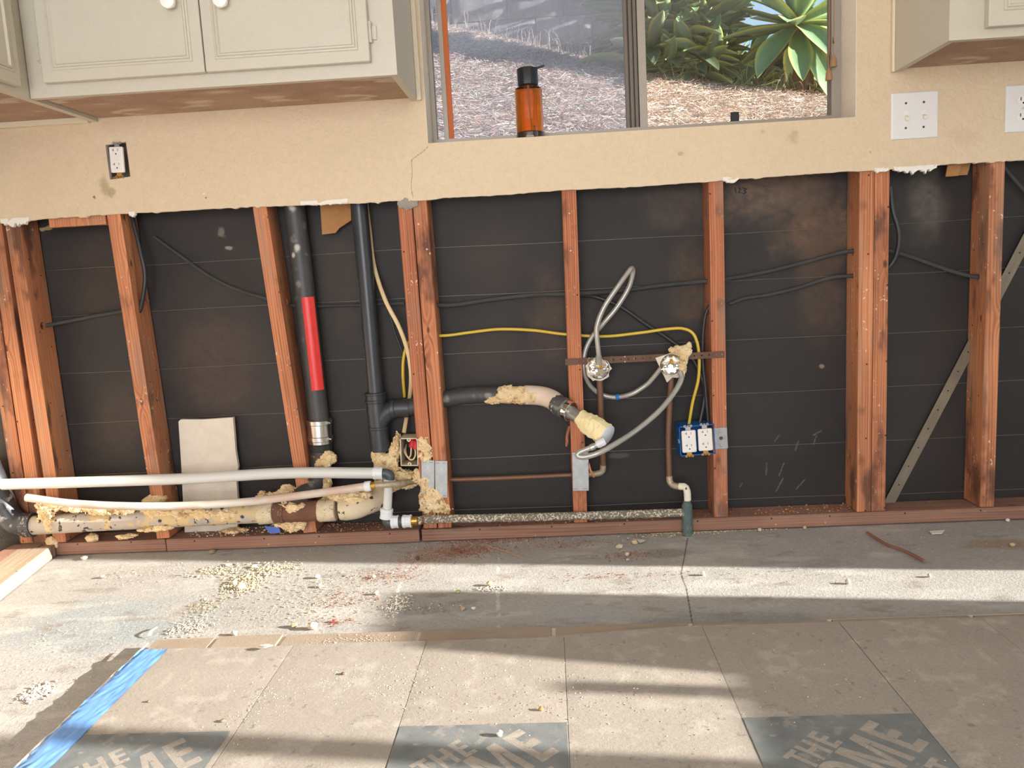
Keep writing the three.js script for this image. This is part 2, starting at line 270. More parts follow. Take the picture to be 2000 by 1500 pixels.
  M.slab = std({
    map: paint(2048, 900, 4.2, 1.85, (x, z) => {
      let c = mix3([160, 156, 149], [182, 178, 171], fbm(x * 4, z * 5, 5));
      for (const [cx, cy, rx, ry, col, k, f] of slabPatches) if (Math.abs(x - cx) < rx * 2 && Math.abs(z - cy) < ry * 2) c = mix3(c, col, k * smooth(0.1, 0.8, blot(x, z, cx, cy, rx, ry, f, 2)));
      c = mix3(c, [205, 200, 190], 0.5 * smooth(0.55, 0.8, fbm(x * 9 + 20, z * 22 + 8, 5)));
      c = mix3(c, [132, 122, 110], 0.45 * smooth(0.62, 0.8, fbm(x * 14 + 50, z * 26, 5)));
      for (let i = 0; i < cr.length - 1; i++) if (segd(x, z, cr[i], cr[i + 1]) < 0.0013) c = [96, 88, 80];
      for (const [a, b] of joints) { const d = segd(x, z, a, b); if (d < 0.006 * fbm(x * 90, z * 90, 3) + 0.001) c = mix3(c, [214, 207, 196], 0.75 * smooth(0.4, 0.6, fbm(x * 40 + 5, z * 40, 3))); }
      const g = (fbm(x * 260, z * 260, 2) - 0.5) * 26; return c.map((v) => v + g);
    }, { x0: -1.6, y0: -0.1 }),
    roughness: 0.92, bumpMap: grit, bumpScale: 0.0012,
  });
  M.tile = std({ map: paint(256, 256, 0.3, 0.3, (x, y) => mix3([148, 131, 112], [172, 157, 138], fbm(x * 20, y * 30, 5))), roughness: 0.8, bumpMap: grit, bumpScale: 0.0006 });
  M.grout = std({ color: 0xd8cfc0, roughness: 0.95, bumpMap: grit, bumpScale: 0.001 });
  const sheetColor = (x, y) => { let c = mix3([151, 142, 130], [168, 159, 147], fbm(x * 5, y * 6, 5)); c = mix3(c, [186, 178, 166], 0.5 * smooth(0.55, 0.8, fbm(x * 30 + 9, y * 30, 4))); return c.map((v) => v + (n2(x * 600, y * 600) - 0.5) * 16 - 22 * smooth(0.74, 0.84, fbm(x * 90 + 3, y * 90, 3))); };
  M.sheet = std({ map: paint(512, 512, 0.8, 0.8, sheetColor), roughness: 0.88, bumpMap: grit, bumpScale: 0.0005 });
  // printed square: three lines of stencil capitals climbing to the right, let out of a slate ground
  {
    const S = 512, cv = document.createElement('canvas'); cv.width = cv.height = S; const g = cv.getContext('2d');
    g.fillStyle = '#000'; g.fillRect(0, 0, S, S); g.fillStyle = '#fff'; g.save(); g.translate(S / 2, S / 2); g.rotate(-Math.PI / 4); g.textAlign = 'center'; g.textBaseline = 'alphabetic';
    // one line of capitals filling a box: from / to along the line, top / foot across it, as shares of the square
    const fit = (t, x0, x1, y0, y1) => { const h = (y1 - y0) * S, size = h / 0.714; g.save(); g.font = 'bold ' + size + 'px sans-serif'; g.textAlign = 'left'; const w = g.measureText(t).width; g.translate(x0 * S, y1 * S); g.scale(((x1 - x0) * S) / w, 1); g.fillText(t, 0, 0); g.restore(); };
    fit('THE', -0.2, 0.165, -0.342, -0.167); fit('HOME', -0.48, 0.485, -0.155, 0.179); fit('DEPOT', -0.34, 0.34, 0.236, 0.44);
    g.restore();
    const px = g.getImageData(0, 0, S, S).data, d = new Uint8Array(S * S * 4);
    for (let j = 0; j < S; j++) for (let i = 0; i < S; i++) {
      const x = (i / S) * 0.265, y = (j / S) * 0.265, ink = 1 - px[4 * (j * S + i)] / 255, wear = smooth(0.28, 0.5, fbm(x * 60, y * 60, 4) + 0.12), base = sheetColor(x + 0.3, y + 0.2), dark = mix3([100, 106, 107], [134, 136, 133], fbm(x * 40 + 7, y * 40, 4));
      const c = mix3(base, dark, ink * (0.3 + 0.65 * wear)), o = 4 * (j * S + i); d[o] = c[0]; d[o + 1] = c[1]; d[o + 2] = c[2]; d[o + 3] = 255;
    }
    const t = new THREE.DataTexture(d, S, S); t.colorSpace = THREE.SRGBColorSpace; t.magFilter = THREE.LinearFilter; t.needsUpdate = true;
    M.print = std({ map: t, roughness: 0.88, bumpMap: grit, bumpScale: 0.0005 });
  }
  M.tape = std({ color: 0x6f9fd8, roughness: 0.5 });
  // plumbing
  M.abs = std({ map: paint(256, 256, 0.3, 0.3, (x, y) => mix3([38, 41, 44], [58, 62, 66], fbm(x * 30, y * 12, 5))), roughness: 0.38 });
  M.absPrinted = std({ map: paint(256, 1024, 0.14, 0.56, (x, y) => { let c = mix3([38, 41, 44], [58, 62, 66], fbm(x * 30, y * 12, 5)); if (x > 0.0075 && x < 0.0105 && y > 0.22 && n2(y * 22, 3) > 0.36 && n2(x * 1400, y * 520) > 0.5) c = [196, 198, 198]; return c; }), roughness: 0.36 });
  M.absDusty = std({ map: paint(256, 512, 0.3, 0.6, (x, y) => { let c = mix3([44, 44, 43], [76, 74, 70], fbm(x * 24, y * 10, 5)); return mix3(c, [170, 162, 150], 0.6 * smooth(0.64, 0.8, fbm(x * 30 + 8, y * 26, 4))); }), roughness: 0.55 });
  M.absPowdered = std({ map: paint(256, 1024, 0.18, 0.64, (x, y) => { let c = mix3([46, 46, 46], [74, 73, 70], fbm(x * 24, y * 10, 5)); c = mix3(c, [170, 162, 150], 0.5 * smooth(0.66, 0.8, fbm(x * 30 + 8, y * 26, 4))); for (const [cx, cy, rx, ry] of [[0.047, 0.028, 0.02, 0.022], [0.046, 0.137, 0.013, 0.018], [0.034, 0.154, 0.008, 0.01]]) if (Math.abs(x - cx) < 0.05 && Math.abs(y - cy) < 0.05) c = mix3(c, [196, 190, 180], 0.85 * smooth(0.3, 0.95, blot(x, y, cx, cy, rx, ry, 60, 2))); return c; }), roughness: 0.5 });
  M.absSmeared = std({ map: paint(256, 256, 0.25, 0.25, (x, y) => { let c = mix3([44, 46, 49], [66, 68, 72], fbm(x * 20, y * 20, 4)); return mix3(c, [196, 192, 186], 0.8 * smooth(0.6, 0.74, fbm(x * 36 + 8, y * 60, 5))); }), roughness: 0.42 });
  M.red = std({ map: paint(128, 256, 0.1, 0.25, (x, y) => mix3([220, 50, 42], [200, 36, 34], fbm(x * 40, y * 14, 4))), roughness: 0.38 });
  M.steel = std({ color: 0xc9c9c6, metalness: 1, roughness: 0.28 });
  M.chrome = std({ color: 0xe6e6e6, metalness: 1, roughness: 0.06 });
  M.galv = std({ map: paint(256, 256, 0.12, 0.12, (x, y) => mix3([142, 146, 146], [188, 190, 188], fbm(x * 70, y * 70, 4))), metalness: 0.75, roughness: 0.5 });
  M.rubber = std({ color: 0x2c2a29, roughness: 0.75 });
  M.rust = std({ map: paint(256, 256, 0.2, 0.2, (x, y) => { let c = mix3([92, 62, 48], [126, 88, 66], fbm(x * 40, y * 40, 5)); return mix3(c, [206, 176, 122], 0.8 * smooth(0.58, 0.7, fbm(x * 50 + 3, y * 50, 4))); }), roughness: 0.9, bumpMap: grit, bumpScale: 0.001 });
  M.greyPipe = std({ map: paint(256, 512, 0.25, 0.5, (x, y) => { let c = mix3([164, 154, 142], [190, 178, 162], fbm(x * 16, y * 16, 4)); c = mix3(c, [60, 56, 54], smooth(0.68, 0.72, fbm(x * 70 + 5, y * 70, 4))); return mix3(c, [214, 182, 122], 0.7 * smooth(0.6, 0.7, fbm(x * 30 + 22, y * 30, 5))); }), roughness: 0.8, bumpMap: grit, bumpScale: 0.0008 });
  M.creamFit = std({ map: paint(256, 256, 0.2, 0.2, (x, y) => { let c = mix3([196, 178, 146], [216, 200, 170], fbm(x * 18, y * 18, 4)); return mix3(c, [58, 52, 46], smooth(0.7, 0.73, fbm(x * 60 + 15, y * 60, 4))); }), roughness: 0.75 });
  M.pvc = std({ map: paint(256, 256, 0.2, 0.2, (x, y) => mix3([206, 184, 160], [224, 206, 186], fbm(x * 24, y * 24, 4))), roughness: 0.55 });
  M.slipnut = std({ color: 0x6f6f70, metalness: 0.6, roughness: 0.35 });
  M.greyTube = std({ color: 0x8e8a85, metalness: 0.5, roughness: 0.35 });
  M.maskTape = std({ map: paint(256, 256, 0.1, 0.1, (x, y) => mix3([232, 214, 158], [242, 228, 180], fbm(x * 30, y * 30, 4))), roughness: 0.7 });
  M.pex = new THREE.MeshPhysicalMaterial({ color: 0xcbcac4, roughness: 0.34, clearcoat: 0.2 });
  M.pexLower = new THREE.MeshPhysicalMaterial({ map: paint(128, 512, 0.1, 0.8, (x, y) => mix3([204, 196, 183], [196, 170, 152], smooth(0.5, 0.7, fbm(x * 30, y * 9, 4)))), roughness: 0.35 });
  M.collar = std({ color: 0xd9dcde, roughness: 0.4 });
  M.pexFit = std({ color: 0x45494c, roughness: 0.45 });
  M.brass = std({ color: 0xc79a4a, metalness: 0.9, roughness: 0.35 });
  M.copper = std({ map: paint(128, 512, 0.06, 0.5, (x, y) => mix3(mix3([104, 74, 56], [130, 94, 72], fbm(x * 50, y * 20, 4)), [92, 92, 78], smooth(0.52, 0.7, fbm(x * 60 + 3, y * 16, 4)))), metalness: 0.35, roughness: 0.55 });
  M.solder = std({ map: paint(128, 128, 0.06, 0.06, (x, y) => mix3([150, 132, 108], [196, 184, 160], fbm(x * 120, y * 120, 4))), metalness: 0.4, roughness: 0.5 });
  M.crust = std({ map: paint(256, 1024, 0.08, 0.7, (x, y) => { let c = mix3([104, 100, 90], [132, 122, 106], fbm(x * 50, y * 50, 4)); return mix3(c, [222, 208, 180], 0.9 * smooth(0.54, 0.62, fbm(x * 330 + 8, y * 330, 4))); }), roughness: 0.9 });
  M.greenPipe = std({ map: paint(128, 256, 0.09, 0.12, (x, y) => { let c = mix3([70, 88, 86], [92, 108, 100], fbm(x * 50, y * 50, 4)); return mix3(c, [150, 150, 110], 0.7 * smooth(0.6, 0.75, fbm(x * 60 + 4, y * 30, 4))); }), roughness: 0.75 });
  M.whitePaint = std({ map: paint(128, 128, 0.06, 0.06, (x, y) => mix3([224, 216, 196], [110, 62, 46], smooth(0.66, 0.72, fbm(x * 90, y * 90, 4)))), roughness: 0.7 });
  M.strap = std({ map: paint(256, 64, 0.3, 0.03, (x, y) => { let c = mix3([98, 72, 58], [122, 94, 78], fbm(x * 40, y * 40, 4)); return mix3(c, [220, 200, 178], smooth(0.72, 0.76, fbm(x * 120 + 3, y * 120, 3))); }), metalness: 0.25, roughness: 0.8 });
  M.brace = std({ map: paint(128, 512, 0.05, 0.7, (x, y) => mix3([112, 102, 86], [146, 134, 114], fbm(x * 60, y * 20, 4))), metalness: 0.35, roughness: 0.65 });
  M.hose = std({ map: paint(64, 512, 0.03, 0.9, (x, y) => mix3([150, 146, 138], [182, 178, 170], fbm(x * 90, y * 14, 4))), metalness: 0.35, roughness: 0.3 });
  M.blueClip = std({ color: 0x1f6fc0, roughness: 0.5 });
  M.foam = std({ vertexColors: true, roughness: 0.95, bumpMap: grit, bumpScale: 0.002 });
  // electrical
  M.cable = std({ color: 0x2b2c2d, roughness: 0.45 });
  M.cableOld = std({ map: paint(64, 512, 0.03, 0.6, (x, y) => mix3([40, 40, 39], [66, 66, 63], fbm(x * 80, y * 16, 4))), roughness: 0.7 });
  M.cableWhite = std({ map: paint(64, 512, 0.03, 0.6, (x, y) => mix3([206, 178, 132], [222, 198, 156], fbm(x * 60, y * 20, 4))), roughness: 0.5 });
  M.cableYellow = std({ color: 0xcfae3a, roughness: 0.45 });
  M.white = std({ color: 0xe6e1d8, roughness: 0.35 });
  M.plateWhite = std({ color: 0xdedcd8, roughness: 0.35 });
  M.ivory = std({ color: 0xe6dfd0, roughness: 0.4 });
  M.black = std({ color: 0x1a1817, roughness: 0.6 });
  M.darkScrew = std({ color: 0x5b3a34, metalness: 0.4, roughness: 0.5 });
  M.blueBox = std({ color: 0x0d5fa8, roughness: 0.45 });
  M.redNut = std({ color: 0xb81f24, roughness: 0.45 });
  M.boxRim = std({ color: 0xcfc0a2, roughness: 0.7 });
  M.boxDark = std({ color: 0x2e2722, roughness: 0.8 });
  M.metalBox = std({ color: 0x8c8880, metalness: 0.7, roughness: 0.45 });
  // window and bottle
  M.alum = std({ color: 0x9a9184, metalness: 0.35, roughness: 0.5 });
  M.alumDark = std({ color: 0x6c6257, metalness: 0.35, roughness: 0.55 });
  M.glass = new THREE.MeshPhysicalMaterial({ color: 0xffffff, transmission: 1, roughness: 0, thickness: 0, ior: 1.5 });
  M.dirtyGlass = new THREE.MeshPhysicalMaterial({ color: 0xe8ecf6, transmission: 0.9, roughness: 0.02, thickness: 0, ior: 1.5 });
  M.orange = std({ color: 0xc0622a, roughness: 0.7 });
  M.amber = new THREE.MeshPhysicalMaterial({ color: 0xffffff, transmission: 1, roughness: 0.06, thickness: 0.02, ior: 1.45, attenuationColor: new THREE.Color(0.8, 0.46, 0.1), attenuationDistance: 0.03 });
  M.pump = std({ color: 0x16171a, roughness: 0.4 });
  M.tassel = std({ color: 0x9c7650, roughness: 0.6 });
  M.kraft = std({ map: paint(128, 128, 0.1, 0.1, (x, y) => mix3([150, 104, 60], [180, 132, 82], fbm(x * 40, y * 40, 4))), roughness: 0.85 });
  M.bluePlastic = std({ color: 0x4a66b0, roughness: 0.35 });
}
// ---------------------------------------------------------------- the room
const WIN = { x0: -0.292, x1: 0.796, y0: 1.074, y1: 2.02 };
const CUT = 0.935, CEIL = 2.44, XR = 2.6, ZB = 4.4, XL = -1.456;
{
  // upper gypsum board of the stripped wall, torn along its lower edge
  const px = [[-1.468, 0.9346], [-1.4315, 0.9331], [-1.3526, 0.9395], [-1.2747, 0.9405], [-1.1691, 0.9414], [-0.9946, 0.9397], [-0.7867, 0.94], [-0.677, 0.9365], [-0.486, 0.9323], [-0.3841, 0.9332], [-0.31, 0.929], [-0.2557, 0.9338], [-0.1082, 0.932], [0.0519, 0.9359], [0.2368, 0.9331], [0.4464, 0.9366], [0.6023, 0.9391], [0.7697, 0.9409], [0.8785, 0.9384], [0.9104, 0.9417], [0.9613, 0.9387], [1.0247, 0.9439], [1.1258, 0.9443], [1.214, 0.9429], [1.7, 0.94]];
  const edge = [];
  for (let i = 0; i < px.length - 1; i++) for (let k = 0; k < 14; k++) { const t = k / 14, x = lerp(px[i][0], px[i + 1][0], t), y = lerp(px[i][1], px[i + 1][1], t) + (fbm(x * 130, 3, 3) - 0.5) * 0.0032 - (fbm(x * 60, 9, 2) > 0.74 ? 0.004 * rnd() : 0); edge.push([x, y]); }
  const gfci = [[-1.1454, 1.1204], [-1.0895, 1.1249], [-1.0878, 1.0354], [-1.1441, 1.0307]];
  const outline = [...edge, [1.7, 0.94], [1.7, 0], [XR, 0], [XR, CEIL], [-1.468, CEIL]];
  const g = slab(outline, 0.0003, 0.0127, [rectPath(WIN.x0 - 0.0012, WIN.x1 + 0.0012, WIN.y0 - 0.0012, WIN.y1 + 0.0012), gfci]);
  const m = struct('wall_back', g, [M.wall, M.gypsum], 'tan painted wall cut off level above bare studs', 'wall'); m.userData.kind = 'structure';
}
// torn face paper and gypsum left hanging along the cut: [from x, to x, longest tear, label]
for (const [i, [xa, xb, d, label]] of [[0.8913, 0.9994, 0.012, 'frayed white tear hanging below the switch plate'], [-1.459, -1.3783, 0.02, 'thick white lump of torn board at left corner'], [0.462, 0.501, 0.009, 'small white tear right of stud behind blue box'], [0.844, 0.8785, 0.005, 'thin white tear atop the right double stud'], [-1.1034, -1.0867, 0.007, 'tiny white tear above the curving black cable'], [-0.6388, -0.5134, 0.005, 'long thin white tear above the black pipes']].entries()) {
  const top = [], bot = [], n = Math.max(8, Math.round((xb - xa) / 0.004));
  for (let k = 0; k <= n; k++) { const t = k / n, x = lerp(xa, xb, t), e = Math.sin(Math.PI * t); top.push([x, 0.9445 + 0.002 * n2(x * 60, i)]); bot.push([x + 0.002 * (n2(k * 1.3, i + 4) - 0.5), 0.937 - d * Math.min(1, e * 2.2) * (0.15 + Math.pow(n2(k * 0.9 + 3, i * 7 + 2), 2) * 1.15)]); }
  solo('torn_wallboard_scrap', label, 'wallboard tear', rough(slab([...bot, ...top.reverse()], 0.003, 0.0131), 0.0025, 110, i), M.gypsum, 'torn wallboard along the cut');
}
{
  // the outer leaf behind the studs
  struct('wall_exterior', slab([[-1.62, -0.1], [XR + 0.15, -0.1], [XR + 0.15, 2.7], [-1.62, 2.7]], -0.125, -0.096, [rectPath(WIN.x0 - 0.002, WIN.x1 + 0.002, WIN.y0 - 0.012, WIN.y1)]), M.stucco, 'stucco outer leaf of the stripped wall', 'wall');
  // left wall: board above the cut, cavity below, outer leaf
  const L = structGroup('wall_left', 'tan left wall with board removed below', 'wall');
  part(L, 'board', box(XL - 0.0127, XL, CUT, CEIL, 0.0127, ZB), M.room);
  part(L, 'outer_leaf', box(-1.66, -1.6, -0.1, CEIL + 0.1, -0.125, ZB), M.stucco);
  for (const z of [0.62, 1.03, 1.44, 1.85]) part(L, 'framing_stud', box(-1.557, -1.469, 0.0385, CUT + 0.1, z, z + 0.038, 0.002), M.stud[1]);
  part(L, 'framing_plate', box(-1.557, -1.469, 0.0005, 0.038, 0.002, ZB - 0.02, 0.002), M.plate);
  // unseen right wall, its opening shaped so the sun throws the floor bands
  const R = structGroup('unseen_wall_right', 'unseen right wall, opening shaped to cast sun bands', 'wall');
  const hole = [[0.555, 0.02], [0.745, 0.02], [0.745, 0.86], [1.075, 0.86], [1.14, 0.69], [2.5, 0.69], [2.5, 1.82], [0.555, 1.82]];
  const gR = slab([[-0.1, -0.1], [ZB + 0.1, -0.1], [ZB + 0.1, CEIL + 0.1], [-0.1, CEIL + 0.1]], 0, 0.1, [hole]);
  gR.rotateY(-Math.PI / 2); gR.translate(XR + 0.1, 0, 0); // x of the outline becomes z
  part(R, 'wall_panel', gR, M.room);
  part(R, 'mullion', box(XR + 0.03, XR + 0.07, 0.69, 1.82, 1.4, 1.45), M.alum);  // bar out of view, set to cast a dark stripe on the floor
  part(R, 'mullion', box(XR + 0.03, XR + 0.07, 0.69, 1.82, 1.95, 1.99), M.alum);
  part(R, 'unseen_stripe_block', box(XR + 0.03, XR + 0.07, 0.69, 0.785, 1.19, 1.225), M.alum);  // out of view, casts the short dark stripe on the floor
  // wall behind the photographer, with an opening for the added glowing panel
  const B = slab([[-1.66, -0.1], [XR + 0.1, -0.1], [XR + 0.1, CEIL + 0.1], [-1.66, CEIL + 0.1]], ZB, ZB + 0.12, [rectPath(-1.35, 0.65, 0.01, 1.86)]);
  struct('wall_rear', B, M.room, 'wall behind the camera with opening for fill panel', 'wall');
  struct('ceiling', box(-1.66, XR + 0.1, CEIL, CEIL + 0.1, -0.125, ZB + 0.12), M.ceiling, 'flat white kitchen ceiling', 'ceiling');
}
// ---------------------------------------------------------------- floor: slab, raised tile field, paper over it
const TILE = 0.021;
{
  const F = structGroup('floor', 'dusty concrete slab with raised tiled area', 'floor');
  const g = new THREE.PlaneGeometry(4.3, 4.62, 215, 231); g.rotateX(-Math.PI / 2); g.translate(0.52, 0, 2.19);
  { const p = g.attributes.position, uv = g.attributes.uv; for (let i = 0; i < p.count; i++) { const x = p.getX(i), z = p.getZ(i); uv.setXY(i, x, z); p.setY(i, -0.0015 + 0.003 * (fbm(x * 7, z * 7, 4) - 0.5)); } g.computeVertexNormals(); }
  part(F, 'slab_surface', g, M.slab);
  part(F, 'slab', box(-1.62, XR + 0.05, -0.12, -0.006, -0.125, ZB + 0.1), M.slab);
  part(F, 'mortar_bed', box(-0.842, XR, -0.004, TILE - 0.0035, 0.618, ZB), M.grout);
  const xs = [-0.845, -0.713, -0.572, -0.292, -0.02, 0.252, 0.524, 0.796, 1.07, 1.345, 1.62];
  for (let i = 0; i < xs.length - 1; i++) part(F, 'tile', box(xs[i] + 0.004, xs[i + 1] - 0.004, TILE - 0.012, TILE + rr(-0.0008, 0.0004), 0.612 + rr(0, 0.006) + (i > 4 ? 0.012 : 0), 0.9, 0.0015), M.tile);
}
{
  // protective paper, in printed and plain widths, over the tiles
  const T = thing('floor_protection_paper', 'dusty tan floor paper printed with slate logo squares', 'floor paper');
  const xs = [-0.832, -0.535, -0.27, 0, 0.272, 0.536, 0.806, 1.076, 1.35, 1.62];
  const edgeZ = (x) => 0.672 - 0.028 * smooth(-0.1, 0.25, x) + 0.006 * (fbm(x * 12, 1, 3) - 0.5);
  for (let i = 0; i < xs.length - 1; i++) {
    const a = xs[i] + 0.0004, b = xs[i + 1] - 0.0004, nx = 14, nz = 90, g = new THREE.PlaneGeometry(1, 1, nx, nz); g.rotateX(-Math.PI / 2);
    const p = g.attributes.position, uv = g.attributes.uv;
    for (let k = 0; k < p.count; k++) { const x = lerp(a, b, p.getX(k) + 0.5), t = p.getZ(k) + 0.5, z0 = edgeZ(x), z = lerp(z0, 2.6, t * t * 0.7 + t * 0.3); p.setXYZ(k, x, TILE + 0.0016 + 0.0014 * fbm(x * 14 + 3, z * 9, 3) + 0.0012 * n2(x * 3, z * 3) + (i % 2 ? 0.0003 : 0) - 0.0007 * Math.exp(-Math.pow(Math.min(x - a, b - x) / 0.006, 2)), z); uv.setXY(k, x, z); }
    g.computeVertexNormals();
    part(T, 'panel', g, M.sheet);
  }
  for (const [x0, x1] of [[-0.795, -0.545], [-0.268, -0.002], [0.273, 0.535], [0.808, 1.074]]) {
    const n = 26, g = new THREE.PlaneGeometry(1, 1, n, n); g.rotateX(-Math.PI / 2); const p = g.attributes.position, uv = g.attributes.uv;
    for (let k = 0; k < p.count; k++) { const u = p.getX(k) + 0.5, t = p.getZ(k) + 0.5, x = lerp(x0, x1, u), z = lerp(0.976, 1.241, t); p.setXYZ(k, x, TILE + 0.0021 + 0.0014 * fbm(x * 14 + 3, z * 9, 3) + 0.0012 * n2(x * 3, z * 3), z); uv.setXY(k, u, t); }
    g.computeVertexNormals(); part(T, 'printed_square', g, M.print, 'slate square with stencil lettering');
  }
}
{
  // blue tape that holds the paper's edge, wrinkled, lapping over the step
  const n = 120, m = 14, g = new THREE.PlaneGeometry(1, 1, m, n), p = g.attributes.position, uv = g.attributes.uv;
  for (let k = 0; k < p.count; k++) {
    const s = p.getX(k) + 0.5, t = 0.5 - p.getY(k), z = lerp(0.676, 1.9, t), left = -0.846 + 0.006 * (fbm(z * 14, 2, 3) - 0.5) + 0.004 * (fbm(z * 45, 5, 2) - 0.5), x = lerp(left, -0.789 + 0.0015 * (n2(z * 30, 3) - 0.5), s);
    const crease = Math.exp(-Math.pow((s - 0.42 - 0.12 * (fbm(z * 8, 7, 2) - 0.5)) / 0.05, 2)), y = TILE + 0.0048 + 0.006 * crease * smooth(0.3, 0.55, fbm(z * 6, 4, 2)) + 0.006 * (1 - s) * (fbm(z * 22, 8, 3) - 0.3) + 0.003 * (fbm(z * 60 + s * 9, s * 14, 2) - 0.5) - (s < 0.08 ? 0.004 * rnd() : 0);
    p.setXYZ(k, x, y, z); uv.setXY(k, x, z);
  }
  g.computeVertexNormals();
  const b = g.clone(); b.translate(0, -0.0008, 0);
  solo('painters_tape', 'wrinkled blue painters tape along floor paper edge', 'tape', merge([g, b]), M.tape);
  const pts = []; for (let i = 0; i <= 60; i++) { const z = 0.64 + i * 0.02; pts.push([-0.848 + 0.005 * (fbm(z * 18, 12, 3) - 0.5), TILE + 0.001 + 0.004 * (fbm(z * 25, 3, 2) - 0.5), z]); }
  solo('torn_paper_edge', 'pale torn paper rim under the blue tape', 'paper edge', sweep(pts, (t) => 0.0022 + 0.0022 * n2(t * 60, 5), { n: 240, m: 6, flat: 0.4 }), M.gypsum);
}
// ---------------------------------------------------------------- building paper with its line wires
{
  const T = thing('building_paper', 'black asphalt building paper stretched behind the studs', 'building paper');
  const x0 = -1.6, x1 = 1.75, nx = 240, ny = 70, g = new THREE.PlaneGeometry(x1 - x0, 1.06, nx, ny); g.translate((x0 + x1) / 2, 0.53 + 0.01, -0.0915);
  const p = g.attributes.position, uv = g.attributes.uv;
  const zAt = (x, y) => -0.0925 + 0.004 * (fbm(x * 5, y * 9, 3) - 0.5) + 0.003 * (fbm(x * 2 + 9, y * 22, 3) - 0.5);
  for (let i = 0; i < p.count; i++) { const x = p.getX(i), y = p.getY(i); p.setZ(i, zAt(x, y)); uv.setXY(i, x, y); }
  g.computeVertexNormals(); part(T, 'sheet', g, M.paper);
  const ys = [0.8042, 0.6721, 0.5096, 0.3625, 0.2099, 0.0573];
  const cuts = [-1.5, -1.13, -0.72, -0.33, 0.06, 0.44, 0.84, 1.14, 1.6];
  for (const y of ys) {
    const pts = []; for (let i = 0; i <= 40; i++) { const x = lerp(-1.58, 1.7, i / 40), yy = y + 0.01 * (fbm(x * 2.2 + y * 31, y * 7, 2) - 0.5) + 0.003; pts.push([x, yy, Math.max(zAt(x, yy) + 0.0012, -0.0925)]); }
    part(T, 'line_wire', sweep(pts, 0.0007, { n: 160, m: 5 }), M.wire);
  }
}
// ---------------------------------------------------------------- framing
const csg = new Evaluator(); csg.attributes = ['position', 'normal', 'uv']; csg.useGroups = false;
function bored(geo, holes) {
  if (!holes.length) return geo;
  let b = new Brush(geo); b.updateMatrixWorld();
  for (const [y, z, r] of holes) { const c = new THREE.CylinderGeometry(r, r, 0.08, 18); c.rotateZ(Math.PI / 2); c.translate(0, y, z); const d = new Brush(c); d.updateMatrixWorld(); b = csg.evaluate(b, d, SUBTRACTION); }
  return b.geometry;
}
// top and bottom: left edges of the front face; holes [y, z, radius] bored sideways
let studN = 0;
function stud(label, top, bot, y0, y1, holes = [], z1 = 0, mi = studN % 3, name = 'wall_stud', group = 'studs of the stripped wall') {
  studN++;
  const k = (top[0] - bot[0]) / (top[1] - bot[1]), xc = (y) => bot[0] + k * (y - bot[1]) + 0.019, h = y1 - y0;
  let g = new RoundedBoxGeometry(0.038, h, 0.0885, 1, 0.0022); triUV(g);
  const ym = (y0 + y1) / 2; g = bored(g, holes.map(([y, z, r]) => [y - ym, z - (z1 - 0.0445), r]));
  const uv = g.attributes.uv, ox = rnd(), oy = rnd(); for (let i = 0; i < uv.count; i++) uv.setXY(i, uv.getX(i) + ox, uv.getY(i) + oy);
  g.rotateZ(-Math.atan(k)); g.translate(xc(ym), ym, z1 - 0.0445);
  return solo(name, label, 'stud', g, M.stud[mi], group);
}
const SB = 0.0375, ST = 1.04;
stud('corner stud at the far left edge, behind its neighbours', [-1.548, 0.93], [-1.54, 0.05], SB, ST, [], -0.004, 1);
stud('reddish corner stud second from the left edge', [-1.503, 0.93], [-1.497, 0.05], SB, ST, [], 0, 0);
stud('corner stud with grey weathered right side', [-1.4554, 0.9323], [-1.4469, 0.4237], SB, ST, [[0.6527, -0.04, 0.011]], 0, 0);
stud('leaning stud left of the drywall scrap', [-1.1716, 0.9409], [-1.1438, 0.191], SB, ST, [[0.6807, -0.03, 0.008]], 0, 0);
stud('leaning stud just left of the red-labelled pipe', [-0.7733, 0.9388], [-0.7268, 0.203], SB, ST, [[0.6842, -0.045, 0.01]], 0, 1);
stud('left stud of the double pair beside black pipe', [-0.3852, 0.9104], [-0.3793, 0.3108], SB, ST, [[0.6634, -0.05, 0.012], [0.5677, -0.045, 0.007]], 0, 2);
stud('right stud of the double pair beside black pipe', [-0.3445, 0.9081], [-0.3384, 0.309], SB, ST, [[0.6556, -0.05, 0.012], [0.5708, -0.045, 0.007]], 0.001, 1);
stud('stud behind the left chrome water stop', [0.0481, 0.9359], [0.0419, 0.0692], SB, ST, [[0.664, -0.05, 0.012], [0.5559, -0.045, 0.007], [0.1614, -0.045, 0.011]], 0, 2);
stud('stud carrying the blue outlet box', [0.4279, 0.9363], [0.4258, 0.0537], SB, ST, [[0.6814, -0.05, 0.012]], 0, 2);
stud('left stud of the double pair on the right', [0.8115, 0.9168], [0.808, 0.0327], SB, ST, [[0.7386, -0.045, 0.0115], [0.6739, -0.045, 0.008]], 0, 0);
stud('right stud of the double pair on the right', [0.8502, 0.9146], [0.8476, 0.0311], SB, ST, [[0.7322, -0.05, 0.01]], -0.001, 1);
stud('rightmost stud in the picture', [1.1373, 0.9388], [1.1346, 0.031], SB, ST, [[0.6552, -0.045, 0.0095]], 0, 0);
stud('stud outside the picture on the right', [1.53, 0.9], [1.53, 0.05], SB, ST, [], 0, 1);
